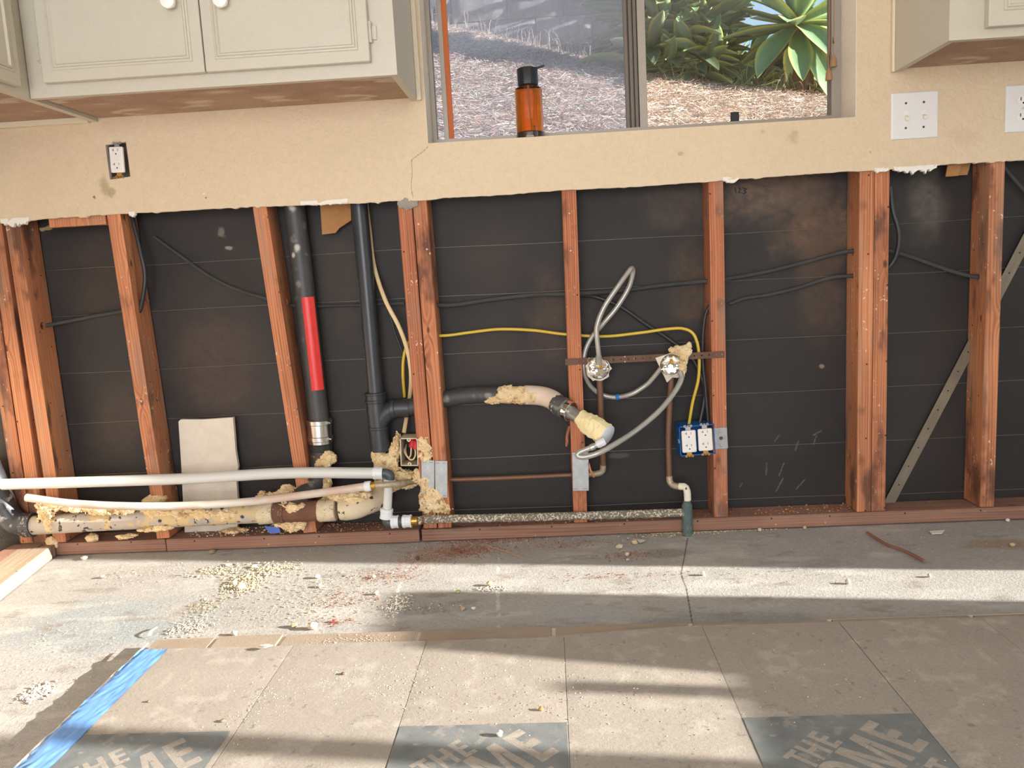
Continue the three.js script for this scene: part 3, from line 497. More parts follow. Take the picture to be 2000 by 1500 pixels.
// bottom plates
function plate(label, x0, x1, z0, z1, y1, mat = M.plate) {
  const T = new RoundedBoxGeometry(0.089, x1 - x0, y1, 1, 0.003); triUV(T); T.rotateZ(Math.PI / 2); T.scale(1, 1, 1);
  const g = new RoundedBoxGeometry(x1 - x0, y1, z1 - z0, 1, 0.003); triUV(g);
  const uv = g.attributes.uv, n = g.attributes.normal, p = g.attributes.position, o = rnd();
  for (let i = 0; i < uv.count; i++) uv.setXY(i, (Math.abs(n.getY(i)) > 0.7 ? p.getZ(i) : p.getY(i)) + o, p.getX(i)); // grain along the board
  g.translate((x0 + x1) / 2, y1 / 2 + 0.0005, (z0 + z1) / 2);
  return solo('bottom_plate', label, 'wall plate', g, mat, 'bottom plates of the stripped wall');
}
plate('short bottom plate in the left corner', -1.468, -1.1121 - 0.0015, -0.089, 0.001, 0.036);
plate('bottom plate below the rusty drain pipe', -1.1121 + 0.0015, -0.3889, -0.089, 0.004, 0.036);
plate('long bottom plate running to the right edge', -0.3832, 1.7, -0.089, 0, 0.036);
{
  // loose two-by-four along the left wall, in the sun
  const g = new RoundedBoxGeometry(0.089, 0.038, 0.56, 1, 0.003); triUV(g); const uv = g.attributes.uv, n = g.attributes.normal, p = g.attributes.position;
  for (let i = 0; i < uv.count; i++) uv.setXY(i, Math.abs(n.getY(i)) > 0.7 ? p.getX(i) : p.getY(i), p.getZ(i));
  g.rotateY(0.175); g.translate(-1.4235, 0.0195, 0.312);
  solo('loose_board', 'sunlit pale board lying along the left wall', 'board', g, M.oldwood);
  solo('board_offcut', 'shadowed board end in the bottom left corner', 'board', box(-1.465, -1.43, 0.001, 0.036, 0.008, 0.026, 0.003), M.plate);
}
// bits of blocking and trim that show under the cut
solo('blocking_strip', 'thin reddish blocking strip under cut wall at left', 'blocking', box(-1.3383, -1.1797, 0.917, 0.96, -0.03, -0.008, 0.002), M.stud[0]);
solo('caulk_bead', 'brown smeared caulk line under left blocking strip', 'caulk', rough(sweep([[-1.3691, 0.9149, -0.02], [-1.3249, 0.9234, -0.02], [-1.2669, 0.9284, -0.02], [-1.1865, 0.9322, -0.02]], 0.006, { n: 40, m: 10 }), 0.006, 60), std({ color: 0x7d6a4a, roughness: 0.9 }));
solo('joint_compound_lump', 'grey lump of joint compound atop double stud', 'joint compound', rough(new THREE.SphereGeometry(1, 32, 24).scale(0.026, 0.016, 0.009).translate(...[-0.3575, 0.9257, 0.004]), 0.012, 70), M.joint);
solo('kraft_scrap', 'tan kraft paper scrap hanging between black pipes', 'paper scrap', rough(slab([[-0.6074, 0.9435], [-0.5243, 0.9429], [-0.5253, 0.8951], [-0.5609, 0.875], [-0.5718, 0.8632], [-0.6088, 0.8611]], -0.062, -0.0605), 0.002, 30), M.kraft);
{
  const T = thing('kraft_bundle', 'folded kraft paper bundle at top beside rightmost stud', 'paper bundle');
  for (let i = 0; i < 4; i++) part(T, 'fold', rough(slab([[1.0704, 0.9451], [1.1039, 0.9483], [1.0956, 0.9166], [1.0658, 0.917]], 0, 0.002).rotateY(0.15 * (i - 1.5)).translate(0.004 * i, 0.002 * i, -0.03 - i * 0.006 + (1.04 * 0.15 * (i - 1.5))), 0.003, 50, i), M.kraft);
}
solo('splinter', 'wood splinter hanging left of the middle stud', 'splinter', sweep([[0.0411, 0.3101, -0.002], [0.0344, 0.2851, -0.001], [0.0317, 0.2541, 0]], (t) => 0.0045 * (1 - 0.5 * Math.abs(t - 0.6)), { m: 7 }), M.stud[2]);
solo('splinter', 'wood splinter beside the galvanized plate on middle stud', 'splinter', sweep([[0.0894, 0.2054, 0.004], [0.0941, 0.1835, 0.003], [0.1019, 0.1657, 0.002]], 0.003, { m: 7 }), M.stud[0]);
// diagonal let-in metal brace
{
  const a = V([0.9255, 0.0337, -0.078]), b = V([1.3085, 0.8076, -0.078]), T = thing('metal_brace', 'diagonal tan metal angle brace behind rightmost stud', 'brace');
  const d = b.clone().sub(a), L = d.length(), g = merge([box(-0.014, 0.014, 0, L, -0.0008, 0.0008), box(0.0124, 0.014, 0, L, -0.008, 0.0006)]);
  const m = part(T, 'angle_strip', g, M.brace); const ang = -Math.atan2(d.x, d.y);
  m.rotation.z = ang; T.position.copy(a);
  for (let i = 0; i < 15; i++) { const h = part(T, 'nail', new THREE.CylinderGeometry(0.0021, 0.0021, 0.001, 10).rotateX(Math.PI / 2), M.black); const t = 0.06 + i * 0.058; h.position.set(d.x / L * t, d.y / L * t, 0.0012); }
}
// ---------------------------------------------------------------- metal plates on the studs
function nailPlate(label, c, w, h, rz, mat = M.galv) {
  const T = thing('nail_plate', label, 'nail plate', 'galvanized nail plates'); T.position.set(c[0], c[1], c[2]); T.rotation.z = rz;
  part(T, 'plate', box(-w / 2, w / 2, -h / 2, h / 2, 0, 0.0016, 0.0007), mat);
  for (const s of [-1, 1]) for (const q of [-0.3, 0.25]) part(T, 'prong', box(q * w - 0.005, q * w + 0.005, s * (h / 2 - 0.006) - 0.001, s * (h / 2 - 0.006) + 0.001, 0.0014, 0.0024), M.metalBox);
}
nailPlate('foam-splattered steel plate, left of the pair', [-0.3539, 0.1818, 0.0015], 0.036, 0.102, -0.06);
nailPlate('steel plate overlapping on right stud of double pair', [-0.3168, 0.178, 0.004], 0.034, 0.104, -0.06);
nailPlate('steel plate on the middle stud below hose loop', [0.0663, 0.1829, 0.0015], 0.044, 0.108, -0.03);
// ---------------------------------------------------------------- drain and vent pipes
{
  const T = thing('vent_stack', 'black vent pipe wearing a red label', 'pipe');
  part(T, 'pipe', sweep([[-0.6758, 0.9638, -0.045], [-0.6678, 0.7393, -0.045], [-0.6574, 0.3331, -0.045]], 0.0285, { n: 30, m: 28 }), M.absPowdered);
  // red label wrapped round the front
  const a = V([-0.6604, 0.6942, -0.045]), b = V([-0.6542, 0.4377, -0.045]), d = b.clone().sub(a), L = d.length();
  const g = new THREE.CylinderGeometry(0.0294, 0.0294, L, 24, 4, true, -1.4, 2.35); g.applyQuaternion(new THREE.Quaternion().setFromUnitVectors(new THREE.Vector3(0, -1, 0), d.normalize())); g.translate((a.x + b.x) / 2, (a.y + b.y) / 2, -0.045);
  part(T, 'label', g, M.red, 'glossy red warning label');
  const c = V([-0.6588, 0.2833, -0.045]), up = V([-0.6571, 0.3536, -0.045]);
  const S = part(T, 'coupling_shield', turned(ring(0.0335, c.distanceTo(up)), c, up, 32), M.steel, 'ribbed stainless coupling shield');
  for (const t of [0.12, 0.78]) {
    const p = c.clone().lerp(up, t), q = c.clone().lerp(up, t + 0.2);
    part(S, 'band_clamp', turned(ring(0.0352, p.distanceTo(q)), p, q, 32), M.steel);
    part(S, 'clamp_screw', turned([[0, 0], [0.005, 0.0005], [0.005, 0.006], [0.003, 0.0065], [0.003, 0.012], [0, 0.012]], [p.x + 0.028, (p.y + q.y) / 2, p.z + 0.018], [p.x + 0.06, (p.y + q.y) / 2 - 0.002, p.z + 0.03], 14), M.steel);
  }
  part(T, 'rubber_sleeve', turned(ring(0.0312, 0.02), [-0.6591, 0.2626, -0.045], [-0.658, 0.2921, -0.045], 28), M.rubber);
  part(T, 'iron_bend', rough(sweep([[-0.6586, 0.2685, -0.045], [-0.6661, 0.2168, -0.04], [-0.6774, 0.1723, -0.025], [-0.7073, 0.1464, 0], [-0.7407, 0.1243, 0.02]], 0.028, { n: 50, m: 24 }), 0.0025, 80), M.absDusty);
  part(T, 'rusty_neck', rough(turned(ring(0.0296, 0.04), [-0.6631, 0.2127, -0.044], [-0.6586, 0.2685, -0.045], 28), 0.0015, 200), M.rust);
}
{
  const T = thing('waste_riser', 'smooth black drain pipe rising right of red label', 'pipe');
  part(T, 'pipe', sweep([[-0.4974, 0.9537, -0.045], [-0.4939, 0.7135, -0.045], [-0.4913, 0.4156, -0.045]], 0.0222, { n: 30, m: 28 }), M.absPrinted);
  const B = part(T, 'tee_body', sweep([[-0.4923, 0.4215, -0.045], [-0.4914, 0.3577, -0.045], [-0.489, 0.2552, -0.045]], 0.0282, { n: 20, m: 28 }), M.abs);
  for (const [a, b] of [[[-0.4928, 0.4143, -0.045], [-0.493, 0.4215, -0.045]], [[-0.493, 0.3926, -0.045], [-0.4931, 0.4013, -0.045]], [[-0.4901, 0.3169, -0.045], [-0.4902, 0.3256, -0.045]]]) part(B, 'hub_ring', turned(ring(0.0302, V(a).distanceTo(V(b))), a, b, 28), M.abs);
  part(T, 'tee_branch', sweep([[-0.4855, 0.34, -0.045], [-0.4635, 0.3637, -0.045], [-0.4369, 0.3726, -0.045], [-0.3995, 0.3724, -0.045]], 0.0262, { n: 30, m: 24 }), M.abs);
  part(T, 'branch_hub', turned(ring(0.029, 0.012), [-0.4513, 0.3718, -0.045], [-0.4354, 0.3726, -0.045], 24), M.abs);
  part(T, 'trap_arm', sweep([[-0.4052, 0.3726, -0.045], [-0.3266, 0.3878, -0.045], [-0.24, 0.3998, -0.044], [-0.1329, 0.3991, -0.035]], 0.0235, { n: 30, m: 24 }), M.absDusty);
  part(T, 'white_elbow', sweep([[-0.1471, 0.3996, -0.036], [-0.0483, 0.3953, -0.025], [-0.0068, 0.3861, -0.008], [0.0158, 0.3711, 0.018]], (t) => 0.0235 + 0.003 * smooth(0.35, 0.4, t), { n: 50, m: 28 }), M.pvc, 'pale plastic elbow');
  const d0 = V([0.0065, 0.3768, 0.008]), d1 = V([0.0342, 0.3622, 0.036]), d2 = V([0.0498, 0.3557, 0.05]), d3 = V([0.1401, 0.3015, 0.115]);
  part(T, 'slip_nut', turned([[0, 0], [0.0265, 0.0005], [0.0275, 0.004], [0.027, 0.012], [0.029, 0.013], [0.029, 0.02], [0.025, 0.022], [0, 0.022]].map(([r, y]) => [r, y * d0.distanceTo(d1) / 0.022]), d0, d1, 12), M.slipnut, 'grey slip nut');
  part(T, 'chrome_collar', turned(ring(0.0265, d1.distanceTo(d2) * 0.8), d1, d2, 32), M.chrome);
  part(T, 'tailpiece', sweep([d1, d1.clone().lerp(d3, 0.5), d3.clone().lerp(d1, 0.12)], 0.0182, { n: 20, m: 26 }), M.greyTube, 'grey metal tailpiece');
  // crumpled masking tape over the open end
  let g = sweep([V([0.0677, 0.3454, 0.066]), V([0.0903, 0.3298, 0.083]), V([0.1177, 0.3137, 0.104]), V([0.1325, 0.3041, 0.113])], (t) => 0.0205 + 0.009 * Math.sin(Math.min(t * 1.3, 1) * Math.PI * 0.62), { n: 26, m: 22 });
  g = toCreasedNormals(rough(g, 0.009, 45), 0.25);
  part(T, 'masking_tape_wrap', g, M.maskTape, 'crumpled yellow masking tape');
  part(T, 'end_disc', turned([[0, 0], [0.026, 0], [0.0285, 0.003], [0.0285, 0.006], [0.025, 0.008], [0, 0.008]], [0.1313, 0.3053, 0.112], [0.1471, 0.2964, 0.124], 30), M.collar, 'white plastic end cap');
}
{
  const T = thing('drain_line', 'foam-crusted grey drain pipe running along the floor', 'pipe');
  const z = 0.03;
  part(T, 'black_elbow', rough(sweep([[-1.584, 0.2907, 0.03], [-1.5623, 0.2165, 0.03], [-1.5453, 0.1494, 0.03], [-1.521, 0.1114, 0.03], [-1.478, 0.1007, 0.03]], (t) => 0.0345 - 0.003 * t, { n: 44, m: 28 }), 0.0015, 60), M.absSmeared, 'black elbow smeared with putty');
  part(T, 'elbow_hub', turned(ring(0.0335, 0.028), [-1.4957, 0.1014, 0.03], [-1.4481, 0.1025, 0.03], 28), M.absSmeared);
  part(T, 'grey_pipe', rough(sweep([[-1.478, 0.1007, 0.03], [-1.1973, 0.1059, 0.03], [-0.8193, 0.1099, 0.03]], 0.0272, { n: 80, m: 26 }), 0.0012, 70), M.greyPipe);
  part(T, 'coupling', rough(turned(ring(0.0305, 0.045, 0.003), [-0.8266, 0.1088, 0.03], [-0.7689, 0.1108, 0.03], 30), 0.0012, 120), M.creamFit, 'cream coupling');
  part(T, 'rusty_nipple', rough(sweep([[-0.779, 0.1098, 0.03], [-0.7187, 0.1103, 0.03], [-0.6471, 0.1103, 0.03]], 0.0288, { n: 40, m: 26 }), 0.002, 110), M.rust, 'rusty iron section');
  part(T, 'flange', turned(ring(0.0315, 0.014), [-0.7646, 0.1107, 0.03], [-0.7446, 0.1099, 0.03], 30), M.rust);
  part(T, 'coupling', rough(turned(ring(0.0305, 0.05, 0.003), [-0.6586, 0.1093, 0.03], [-0.5928, 0.1111, 0.03], 30), 0.0015, 120), M.creamFit, 'cream coupling');
  part(T, 'cream_elbow', rough(sweep([[-0.5985, 0.1113, 0.03], [-0.5546, 0.1133, 0.028], [-0.5197, 0.1182, 0.01], [-0.5039, 0.1206, -0.025], [-0.5031, 0.1345, -0.055]], (t) => 0.029 + 0.002 * Math.sin(t * 9), { n: 44, m: 28 }), 0.0015, 90), M.creamFit, 'chipped cream elbow');
}
// ---------------------------------------------------------------- supply lines
{
  const T = thing('plastic_supply_line', 'thick white plastic pipe with elbows, upper of two', 'pipe');
  const top = [-0.4547, 0.2129, 0.05];
  part(T, 'tube', sweep([[-1.5209, 0.2287, 0.06], [-1.2709, 0.2242, 0.055], [-0.9865, 0.221, 0.05], [-0.7304, 0.2246, 0.05], [-0.4756, 0.2138, 0.05]], 0.0152, { n: 80, m: 20 }), M.pex);
  const col = (a, b, r = 0.0178) => part(T, 'collar', turned([[0, 0], [r - 0.002, 0], [r, 0.002], [r, 0.008], [r - 0.001, 0.009], [r - 0.001, 0.019], [r, 0.02], [r, 0.023], [0, 0.023]].map(([q, y]) => [q, y * V(a).distanceTo(V(b)) / 0.023]), a, b, 24), M.collar);
  col([-0.4937, 0.2146, 0.05], [-0.4673, 0.2134, 0.05]);
  part(T, 'elbow', sweep([[-0.4728, 0.2137, 0.05], [-0.4562, 0.2116, 0.05], [-0.4484, 0.2041, 0.05], [-0.4509, 0.19, 0.05]], 0.0125, { n: 20, m: 18 }), M.pexFit, 'dark grey elbow');
  col([-0.4504, 0.1957, 0.05], [-0.4528, 0.183, 0.05], 0.0168);
  part(T, 'drop_tube', sweep([[-0.4536, 0.1901, 0.05], [-0.4642, 0.1047, 0.05]], 0.0122, { n: 4, m: 18 }), M.pex);
  col([-0.4642, 0.1148, 0.05], [-0.4683, 0.0876, 0.05]);
  part(T, 'elbow', sweep([[-0.4679, 0.0933, 0.05], [-0.4676, 0.0789, 0.05], [-0.458, 0.0742, 0.05], [-0.4411, 0.075, 0.05]], 0.0125, { n: 20, m: 18 }), M.pexFit, 'dark grey elbow');
  col([-0.4551, 0.0762, 0.05], [-0.434, 0.0764, 0.05]); part(T, 'coupler', turned(ring(0.0135, 0.012), [-0.4354, 0.0765, 0.05], [-0.4213, 0.0765, 0.05], 20), M.pexFit);
  col([-0.4241, 0.0765, 0.05], [-0.3988, 0.0767, 0.05]);
  part(T, 'brass_adapter', turned(ring(0.0118, 0.018), [-0.4002, 0.0768, 0.05], [-0.3791, 0.0768, 0.05], 20), M.brass);
}
{
  const T = thing('plastic_hot_line', 'thin pinkish white plastic pipe sagging below the thick one', 'pipe');
  part(T, 'tube', sweep([[-1.4478, 0.1923, 0.075], [-1.3034, 0.172, 0.085], [-1.0889, 0.1577, 0.09], [-0.8655, 0.1571, 0.085], [-0.6684, 0.1717, 0.085], [-0.507, 0.1868, 0.082]], 0.0108, { n: 90, m: 18 }), M.pexLower);
  part(T, 'collar', turned(ring(0.0135, 0.018), [-0.5126, 0.1863, 0.082], [-0.4945, 0.1877, 0.082], 22), M.collar);
  part(T, 'brass_adapter', turned(ring(0.0098, 0.014), [-0.4959, 0.1877, 0.082], [-0.4804, 0.1887, 0.083], 18), M.brass);
  part(T, 'copper_stub', rough(sweep([[-0.4832, 0.1889, 0.083], [-0.4461, 0.1892, 0.082], [-0.4207, 0.1816, 0.05], [-0.405, 0.1708, -0.01], [-0.3871, 0.165, -0.04]], (t) => 0.0082 + (t > 0.3 && t < 0.6 ? 0.0018 : 0), { n: 40, m: 16 }), 0.0012, 140), M.solder, 'corroded soldered copper');
}
{
  const T = thing('copper_riser', 'copper pipe rising to the left water stop', 'pipe');
  part(T, 'pipe', sweep([[-0.3067, 0.1626, -0.045], [-0.1248, 0.1616, -0.045], [0.0902, 0.1628, -0.045]], 0.0068, { n: 12, m: 14 }), M.copper);
  part(T, 'elbow', rough(sweep([[0.0788, 0.1633, -0.045], [0.1115, 0.1636, -0.044], [0.1272, 0.1713, -0.04], [0.1305, 0.1942, -0.035]], 0.0088, { n: 24, m: 14 }), 0.001, 200), M.solder);
  part(T, 'pipe', sweep([[0.1304, 0.1899, -0.035], [0.1284, 0.3207, -0.015], [0.1281, 0.442, -0.004]], 0.0085, { n: 14, m: 16 }), M.copper);
}
{
  const T = thing('copper_riser', 'copper pipe with white elbow rising to right water stop', 'pipe');
  part(T, 'pipe', sweep([[0.3206, 0.4318, -0.012], [0.3099, 0.2848, -0.012], [0.3077, 0.1491, -0.012]], 0.008, { n: 14, m: 16 }), M.copper);
  part(T, 'elbow', rough(sweep([[0.3079, 0.1563, -0.012], [0.3099, 0.1394, -0.01], [0.321, 0.131, -0.002], [0.3364, 0.1311, 0.006]], 0.0088, { n: 24, m: 14 }), 0.0012, 200), M.solder, 'soldered elbow');
  part(T, 'painted_elbow', rough(sweep([[0.3324, 0.131, 0.005], [0.345, 0.131, 0.012], [0.3507, 0.1195, 0.018], [0.3511, 0.0944, 0.02]], 0.0095, { n: 24, m: 14 }), 0.0015, 180), M.whitePaint, 'white painted elbow');
}
{
  const T = thing('floor_supply_pipe', 'crusted horizontal pipe ending in green floor riser', 'pipe');
  part(T, 'crusted_pipe', rough(sweep([[-0.3819, 0.0769, 0.05], [-0.3365, 0.0748, 0.035], [-0.1268, 0.0673, 0.024], [0.1246, 0.0639, 0.022], [0.3459, 0.0622, 0.022]], 0.0112, { n: 160, m: 16 }), 0.0022, 160), M.crust);
  part(T, 'copper_sleeve', sweep([[-0.3848, 0.0768, 0.05], [-0.3659, 0.0759, 0.045]], 0.0104, { n: 4, m: 16 }), M.copper);
  part(T, 'green_riser', rough(turned([[0, 0], [0.0135, 0], [0.0142, 0.004], [0.0142, 0.085], [0.011, 0.093], [0.0095, 0.098], [0, 0.098]], [0.3484, -0.004, 0.0224], [...[0.3484, -0.004, 0.0224].slice(0, 1).map((x) => x + 0.0005), 0.1, 0.0224], 24), 0.0008, 120), M.greenPipe, 'green painted riser');
}
// ---------------------------------------------------------------- strap, stops and hoses
{
  const a = V([0.0376, 0.4858, 0.0015]), b = V([0.4605, 0.486, 0.0015]), L = a.distanceTo(b), holes = [];
  for (let x = 0.012; x < L - 0.005; x += 0.0195) holes.push(circle(x, 0, 0.0021, 10));
  const g = slab([[0, -0.0088], [L, -0.0088], [L, 0.0088], [0, 0.0088]], 0, 0.0016, holes);
  const m = solo('perforated_strap', 'brown perforated steel strap across two studs', 'strap', g, M.strap); m.position.copy(a); m.rotation.z = Math.atan2(b.y - a.y, b.x - a.x);
}
function stop(label, c, scrap, tilt) {
  const T = thing('water_stop', label, 'valve', 'chrome water stops'); T.position.set(...c); T.rotation.set(tilt[0], tilt[1], 0);
  part(T, 'escutcheon', turned([[0.008, 0.004], [0.012, 0.005], [0.02, 0.0045], [0.0265, 0.002], [0.0285, 0], [0.0292, 0.0008], [0.027, 0.0036], [0.0205, 0.0062], [0.012, 0.0068], [0.008, 0.0062]], [0, 0, 0], [0, 0, 1], 40), M.chrome, 'round chrome escutcheon');
  part(T, 'stem', turned([[0, 0], [0.0075, 0], [0.0075, 0.012], [0.0062, 0.013], [0.0062, 0.02], [0, 0.02]], [-0.002, -0.006, 0.004], [-0.002, -0.008, 0.05], 6), M.chrome);
  part(T, 'outlet_nut', turned([[0, 0], [0.006, 0], [0.006, 0.008], [0.0048, 0.009], [0.0048, 0.013], [0, 0.013]], [0.001, 0.001, 0.016], [0.002, 0.05, 0.02], 6), M.brass);
  for (const s of [-1, 1]) part(T, 'lobe', new THREE.SphereGeometry(0.0065, 14, 10).scale(1, 0.8, 0.5).translate(s * 0.015, -0.003, 0.0065), M.chrome);
  return T;
}
stop('chrome water stop on the left, hose from its top', [0.1255, 0.4658, 0.008], null, [-0.12, 0.12]);
stop('chrome water stop on the right, foam beside it', [0.3179, 0.4653, 0.012], null, [-0.25, -0.15]);
solo('escutcheon_backing', 'round torn wallboard disc behind left water stop', 'wallboard', rough(slab(Array.from({ length: 40 }, (_, i) => { const a = (i / 40) * 6.2832, r = 0.031 + 0.004 * (n2(i * 0.6, 2) - 0.3) + (i % 9 === 0 ? 0.003 : 0); return [0.1258 + r * Math.cos(a) - 0.001, 0.4653 - 0.003 + r * Math.sin(a)]; }), -0.006, 0.004), 0.0012, 100), [M.gypsumPaper, M.gypsum][0]);
solo('escutcheon_backing', 'triangular wallboard scrap behind the right water stop', 'wallboard', rough(slab([[0.2776, 0.4855], [0.3458, 0.5028], [0.3685, 0.4935], [0.3553, 0.4502], [0.3358, 0.429], [0.3209, 0.4311], [0.307, 0.4179]], -0.006, 0.005), 0.001, 100), M.gypsumPaper);
{
  const T = thing('supply_hose', 'looped grey hose linking the two water stops', 'hose');
  part(T, 'tube', sweep([[0.1278, 0.477, 0.022], [0.1259, 0.5077, 0.028], [0.1233, 0.5488, 0.03], [0.1245, 0.5811, 0.03], [0.1451, 0.6284, 0.03], [0.1845, 0.6823, 0.028], [0.2131, 0.7178, 0.02], [0.2223, 0.7253, 0.01], [0.2255, 0.7145, 0.002], [0.214, 0.6747, -0.004], [0.1816, 0.6248, -0.008], [0.1464, 0.5853, -0.012], [0.1109, 0.5454, -0.018], [0.0915, 0.5045, -0.02], [0.0881, 0.4558, -0.02], [0.1023, 0.4158, -0.03], [0.1296, 0.3894, -0.037], [0.1678, 0.3788, -0.03], [0.2114, 0.3871, -0.018], [0.2529, 0.4113, -0.012], [0.2773, 0.4377, -0.004], [0.2948, 0.4611, 0.002]], 0.0066, { n: 220, m: 12 }), M.hose);
  part(T, 'crimp', turned(ring(0.0082, 0.018), [0.1267, 0.4852, 0.022], [0.1258, 0.5049, 0.027], 16), M.hose, 'clear crimped ferrule');
  part(T, 'marker_band', turned(ring(0.0086, 0.01), [0.1719, 0.3787, -0.029], [0.1829, 0.38, -0.027], 16), M.blueClip, 'blue marker band');
}
{
  const T = thing('supply_hose', 'grey hose from right stop folded back over taped end', 'hose');
  part(T, 'tube', sweep([[0.3376, 0.4487, 0.03], [0.3395, 0.4309, 0.04], [0.3183, 0.4009, 0.06], [0.2766, 0.3596, 0.085], [0.2198, 0.3198, 0.11], [0.166, 0.2947, 0.145], [0.1162, 0.2728, 0.162], [0.0771, 0.2613, 0.162], [0.0566, 0.263, 0.16], [0.0597, 0.2717, 0.158], [0.0846, 0.2812, 0.158], [0.1082, 0.2908, 0.158]], 0.0072, { n: 150, m: 12 }), M.hose);
  part(T, 'ferrule', turned(ring(0.0088, 0.014), [0.0872, 0.2818, 0.158], [0.1016, 0.2877, 0.158], 16), M.hose);
  part(T, 'coupling_nut', turned([[0, 0], [0.0085, 0], [0.0105, 0.006], [0.0105, 0.02], [0.009, 0.024], [0, 0.024]].map(([r, y]) => [r, y]), [0.1043, 0.2896, 0.158], [0.137, 0.304, 0.158], 16), M.collar, 'white plastic coupling nut');
}
// ---------------------------------------------------------------- sprayed foam
const foam = (label, blobs, res, amp, freq, k) => solo('spray_foam', label, 'foam', foamGeo(blobs, Math.round(res * 1.35), amp, freq, k), M.foam);
const bl = (p, rx, ry = rx, rz = rx) => [...p, rx, ry, rz];
foam('large foam mass around the switch box and pipes', [bl([-0.4939, 0.2345, -0.04], .019, .03, .024), bl([-0.504, 0.2786, -0.035], .007, .012, .01), bl([-0.4855, 0.1985, -0.035], .024, .018, .022), bl([-0.4592, 0.2195, -0.035], .016, .028, .02), bl([-0.4382, 0.2768, -0.03], .008, .026, .014), bl([-0.4467, 0.2527, -0.035], .012, .02, .016), bl([-0.4246, 0.1854, -0.03], .03, .016, .022), bl([-0.3819, 0.1846, -0.015], .016, .018, .016), bl([-0.3618, 0.1603, -0.004], .012, .02, .012), bl([-0.366, 0.2631, -0.012], .011, .026, .014), bl([-0.3511, 0.2517, -0.002], .012, .02, .007), bl([-0.4556, 0.1572, -0.03], .02, .014, .016), bl([-0.494, 0.1561, -0.04], .016, .014, .016), bl([-0.412, 0.1598, -0.03], .025, .008, .012), bl([-0.3622, 0.2844, -0.006], .01, .012, .01)], 72, 0.011, 42, 0.006);
foam('foam splatter at the foot of the double stud', [bl([-0.3502, 0.1075, 0.002], .016, .018, .005), bl([-0.3168, 0.0944, 0.002], .016, .01, .004), bl([-0.3741, 0.1196, -0.01], .006, .03, .01), bl([-0.3396, 0.1366, 0.003], .012, .012, .004)], 44, 0.008, 70, 0.005);
foam('foam clump hugging the rusty neck below clamp', [bl([-0.6331, 0.247, -0.025], .02, .017, .018), bl([-0.6514, 0.2289, -0.012], .022, .01, .012), bl([-0.6423, 0.1574, -0.02], .012, .04, .014), bl([-0.6488, 0.119, 0], .016, .02, .016)], 52, 0.008, 60, 0.006);
foam('sunlit foam crust along left end of drain', [bl([-1.4186, 0.1401, 0.05], .016, .024, .012), bl([-1.3938, 0.1625, 0.045], .02, .016, .016), bl([-1.4331, 0.1641, 0.045], .009, .012, .012), bl([-1.3298, 0.1497, 0.045], .03, .012, .016), bl([-1.2652, 0.1412, 0.045], .034, .012, .016), bl([-1.1923, 0.1386, 0.046], .034, .012, .014), bl([-1.4131, 0.1095, 0.056], .009, .02, .006)], 64, 0.012, 65, 0.005);
foam('tan foam crust along the middle of drain', [bl([-1.1128, 0.1328, 0.047], .034, .013, .014), bl([-1.0401, 0.1249, 0.05], .034, .013, .01), bl([-0.9682, 0.1168, 0.052], .03, .012, .008), bl([-0.9038, 0.1157, 0.052], .024, .012, .008), bl([-1.1057, 0.0981, 0.04], .024, .009, .014)], 64, 0.009, 65, 0.005);
foam('flat foam shelf hanging under the drain', [bl([-1.1394, 0.0801, 0.035], .03, .006, .02), bl([-1.0926, 0.0858, 0.04], .024, .009, .018), bl([-1.2105, 0.0576, 0.03], .024, .005, .016)], 40, 0.006, 60, 0.005);
foam('foam drip hanging below the cream coupling', [bl([-0.7371, 0.0657, 0.03], .02, .012, .014), bl([-0.7618, 0.0784, 0.03], .024, .008, .014), bl([-0.715, 0.0721, 0.03], .016, .01, .014)], 40, 0.008, 70, 0.005);
foam('foam flake resting on plate near drywall scrap', [bl([...[-0.9188, 0.0382, -0.03]].map((v, i) => (i === 1 ? 0.044 : v)), .034, .006, .02)], 36, 0.005, 60, 0.005);
foam('lumpy foam atop the rusty section of drain', [bl([-0.7521, 0.163, 0], .018, .016, .018), bl([-0.7684, 0.1517, 0.02], .026, .008, .016), bl([-0.8149, 0.1537, 0.01], .016, .007, .014), bl([-0.7126, 0.1527, -0.01], .02, .014, .016), bl([-0.6009, 0.1506, 0.03], .026, .013, .018), bl([-0.5578, 0.1415, 0.035], .022, .014, .016), bl([-0.5295, 0.1477, 0.02], .016, .014, .016), bl([-0.7224, 0.1266, 0.05], .03, .012, .01)], 64, 0.011, 60, 0.006);
foam('yellow foam sleeve on the horizontal trap arm', [bl([-0.1681, 0.3871, -0.022], .018, .01, .014), bl([-0.1249, 0.4024, -0.02], .03, .023, .018), bl([-0.0858, 0.3984, -0.016], .028, .021, .016), bl([-0.0524, 0.3924, -0.008], .014, .014, .012)], 52, 0.007, 60, 0.005);
foam('foam blob beside the right water stop', [bl([0.3284, 0.5058, 0.012], .014, .008, .01), bl([0.3522, 0.5035, 0.014], .014, .013, .01), bl([0.3516, 0.4762, 0.014], .009, .018, .009), bl([0.3446, 0.4499, 0.02], .009, .018, .009), bl([0.3675, 0.508, 0.012], .006, .01, .006)], 52, 0.007, 70, 0.004);
foam('foam collar at foot of leaning left stud', [bl([-1.1266, 0.1519, -0.01], .026, .014, .018), bl([-1.1479, 0.1473, 0.002], .018, .01, .012)], 36, 0.008, 60, 0.005);
foam('foam dab behind corner stud below drain', [bl([-1.3243, 0.0489, 0], .018, .012, .012), bl([-1.4457, 0.0384, 0], .016, .02, .012)], 36, 0.008, 60, 0.005);
